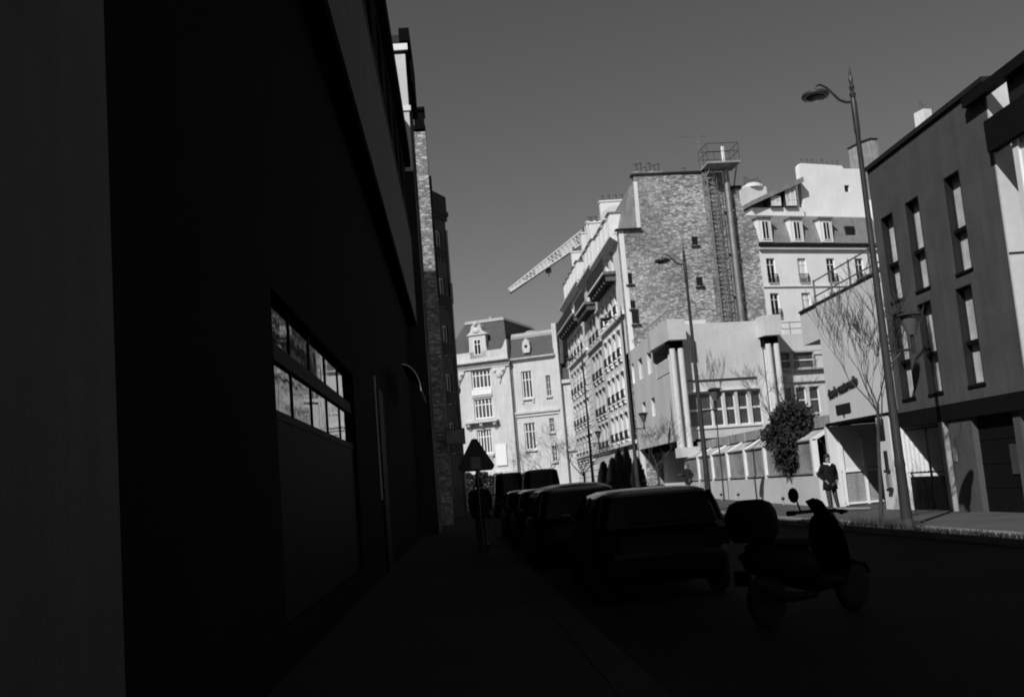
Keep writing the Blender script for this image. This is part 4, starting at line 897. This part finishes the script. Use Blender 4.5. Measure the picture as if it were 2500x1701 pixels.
# ================================================================ people
def skin_mesh(name, verts, edges, m, parent, sub=1):
    me = D.meshes.new(name); me.from_pydata([v[:3] for v in verts], edges, []); o = D.objects.new(name, me); COL.objects.link(o)
    sm = o.modifiers.new('s', 'SKIN'); sm.use_smooth_shade = True
    sd_ = o.modifiers.new('u', 'SUBSURF'); sd_.levels = sub; sd_.render_levels = sub
    for i, v in enumerate(verts):
        rx = v[3]; ry = v[4] if len(v) > 4 else rx; me.skin_vertices[0].data[i].radius = (rx, ry)
    me.skin_vertices[0].data[0].use_root = True
    bpy.context.view_layer.update()
    ev = o.evaluated_get(bpy.context.evaluated_depsgraph_get()); nm = D.meshes.new_from_object(ev)
    D.objects.remove(o); D.meshes.remove(me)
    nm.materials.clear(); nm.materials.append(MT[m])
    for p in nm.polygons: p.use_smooth = True
    r = D.objects.new(name, nm); COL.objects.link(r); r.parent = parent; return r
def person(label, loc, rz, pose, coat_m, leg_m, hair_m, shoe_m, coat_len=.68, scarf=False, s=1.0, long_hair=False):
    """faces -y; pose gives hands, elbows, feet"""
    t = thing('person', label, 'person', loc, rz); t.scale = (s,s,s)
    V = []; E = []
    def v(*a): V.append(a); return len(V)-1
    def link(ids): E.extend(zip(ids, ids[1:]))
    pel = v(0,0,.93,.13,.1); wai = v(0,.01,1.1,.12,.09); ch = v(0,.015,1.3,.14,.1); nk = v(0,.0,1.45,.055); hb = v(0,-.01,1.53,.065); ht = v(0,-.005,1.6,.085); hc = v(0,.0,1.67,.07)
    link([pel,wai,ch,nk,hb,ht,hc])
    J = {}
    for k, sg in (('l',1), ('r',-1)):
        hx = v(sg*.09,0,.86,.085); kn = v(*pose[k+'k'],.058); an = v(*pose[k+'a'],.042); to = v(pose[k+'a'][0]+pose['t'+k][0], pose[k+'a'][1]+pose['t'+k][1], .045,.035)
        link([pel,hx,kn,an,to])
        sh = v(sg*.17,.01,1.38,.06); el = v(*pose[k+'e'],.042); wr = v(*pose[k+'w'],.028)
        link([ch,sh,el,wr])
        w_, e_ = Vector(pose[k+'w']), Vector(pose[k+'e']); d = (w_-e_).normalized(); sd_ = Vector((0,0,1)).cross(d); sd_ = sd_.normalized() if sd_.length > .05 else Vector((0,1,0)); up_ = d.cross(sd_)
        pm = v(*(w_+d*.055), .03, .018); link([wr,pm])
        for q, (off, ln) in enumerate(((-.026,.062),(-.009,.075),(.009,.07),(.024,.055))):
            a = v(*(w_+d*.085+sd_*off), .0095); c = v(*(w_+d*(.085+ln*.55)+sd_*off*1.1+up_*-.012), .0085); e = v(*(w_+d*(.085+ln*.9)+sd_*off*1.1+up_*-.035), .0075); link([pm,a,c,e])
        a = v(*(w_+d*.03+sd_*-.04), .011); c = v(*(w_+d*.065+sd_*-.052+up_*-.015), .009); link([wr,a,c])
    skin_mesh('body', V, E, 'skin', t, 1)
    b = MB()
    for sx in (-1, 1): b.ball((sx*.03,-.088,1.6), .011, 6); b.ball((sx*.088,.0,1.585), .022, 6, (.4,.8,1.2))
    b.build('eyes', 'hair', t)
    b = MB(); b.add([(-.014,-.085,1.575),(.014,-.085,1.575),(0,-.118,1.568),(0,-.09,1.61)], [(0,1,2),(0,2,3),(1,3,2)]); b.box(-.022,.022,-.09,-.084,1.533,1.541); b.build('face_features', 'skin', t)
    b = MB(); b.loft([[(rx*math.cos(2*math.pi*k/14), cy+ry*math.sin(2*math.pi*k/14), z) for k in range(14)] for rx, ry, cy, z in ((.085,.06,.045,1.5 if not long_hair else 1.42),(.098,.075,.035,1.58),(.1,.095,.012,1.66),(.08,.085,.008,1.72),(.03,.035,.0,1.755))]); b.build('hair', hair_m, t, smooth='all')
    # trousers and shoes
    V = []; E = []
    pel = v(0,0,.95,.15,.11)
    for k, sg in (('l',1), ('r',-1)):
        hx = v(sg*.09,0,.84,.1); kn = v(*pose[k+'k'],.075); mid = v(*((Vector(pose[k+'k'])+Vector(pose[k+'a']))*.5), .065); an = v(*(Vector(pose[k+'a'])+Vector((0,0,.04))),.058); link([pel,hx,kn,mid,an])
    skin_mesh('trousers', V, E, leg_m, t, 1)
    for k in 'lr':
        a = Vector(pose[k+'a']); d = Vector((*pose['t'+k],0)); d.normalize(); q = Vector((-d.y,d.x,0)); b = MB()
        b.loft([[a+d*y+q*w_*math.cos(2*math.pi*i/10)+Vector((0,0,-a.z+zc+zc*.95*math.sin(2*math.pi*i/10))) for i in range(10)] for y, w_, zc in ((-.09,.02,.03),(-.07,.04,.05),(0,.045,.055),(.09,.05,.04),(.16,.045,.03),(.19,.02,.02))]); b.build('shoe', shoe_m, t, smooth='all')
    # coat: trunk and two sleeves as one garment
    b = MB(); rows = [(.235,.165,coat_len),(.225,.155,.8),(.19,.135,1.0),(.195,.135,1.2),(.205,.13,1.33),(.15,.11,1.42),(.085,.085,1.465)]
    b.loft([[(rx*math.cos(2*math.pi*k/18), .01+ry*math.sin(2*math.pi*k/18), z+(.012*math.sin(3*k) if z == coat_len else 0)) for k in range(18)] for rx, ry, z in rows])
    for k, sg in (('l',1), ('r',-1)):
        e = Vector(pose[k+'e']); w_ = Vector(pose[k+'w']); b.tube([Vector((sg*.12,.01,1.4)), Vector((sg*.19,.015,1.35)), Vector((sg*.19,.015,1.35)).lerp(e,.5), e, e.lerp(w_,.5), w_], [.07,.078,.07,.062,.056,.046], 10)
    b.build('coat', coat_m, t, smooth='all')
    if scarf:
        b = MB(); b.tube([(.11*math.cos(a), .0+.1*math.sin(a), 1.455-.02*math.sin(a)*-1) for a in [2*math.pi*k/12 for k in range(13)]], .022, 8); b.box(-.035,.025,-.145,-.12,1.37,1.45); b.build('scarf', 'white_cloth', t, smooth='all')
    return t
person('person in a short black coat and pale collar standing with white shoes before the school', (10.85,30.2,.12), R(8),
       dict(lk=(.12,-.02,.48), rk=(-.1,-.03,.48), la=(.2,.02,.07), ra=(-.1,-.06,.07), tl=(.6,-.8), tr=(-.2,-1), le=(.29,.1,1.12), lw=(.2,-.08,.93), re=(-.29,.08,1.12), rw=(-.19,-.1,.95)),
       'coat', 'jeans', 'hair', 'white_cloth', .68, True, .95)
person('grey-haired person in a dark jacket walking along the fence beside the third lamp post', (10.75,48,.33), R(-80),
       dict(lk=(.09,-.16,.5), rk=(-.09,.05,.5), la=(.09,-.2,.07), ra=(-.09,.34,.12), tl=(0,-1), tr=(0,-1), le=(.23,.14,1.15), lw=(.2,.02,.98), re=(-.23,-.05,1.14), rw=(-.18,-.22,1.2)),
       'jacket', 'jeans', 'grey_hair', 'coat', .78, False, 1.0)
person('person in dark clothes walking away on the shaded left pavement under the warning sign', (.72,26.5,.12), R(178),
       dict(lk=(.09,-.14,.5), rk=(-.09,.04,.5), la=(.1,-.18,.07), ra=(-.1,.3,.1), tl=(0,-1), tr=(0,-1), le=(.25,.08,1.14), lw=(.24,-.06,.92), re=(-.25,-.03,1.14), rw=(-.23,-.16,.94)),
       'coat', 'jeans', 'hair', 'coat', .75, False, 1.0)
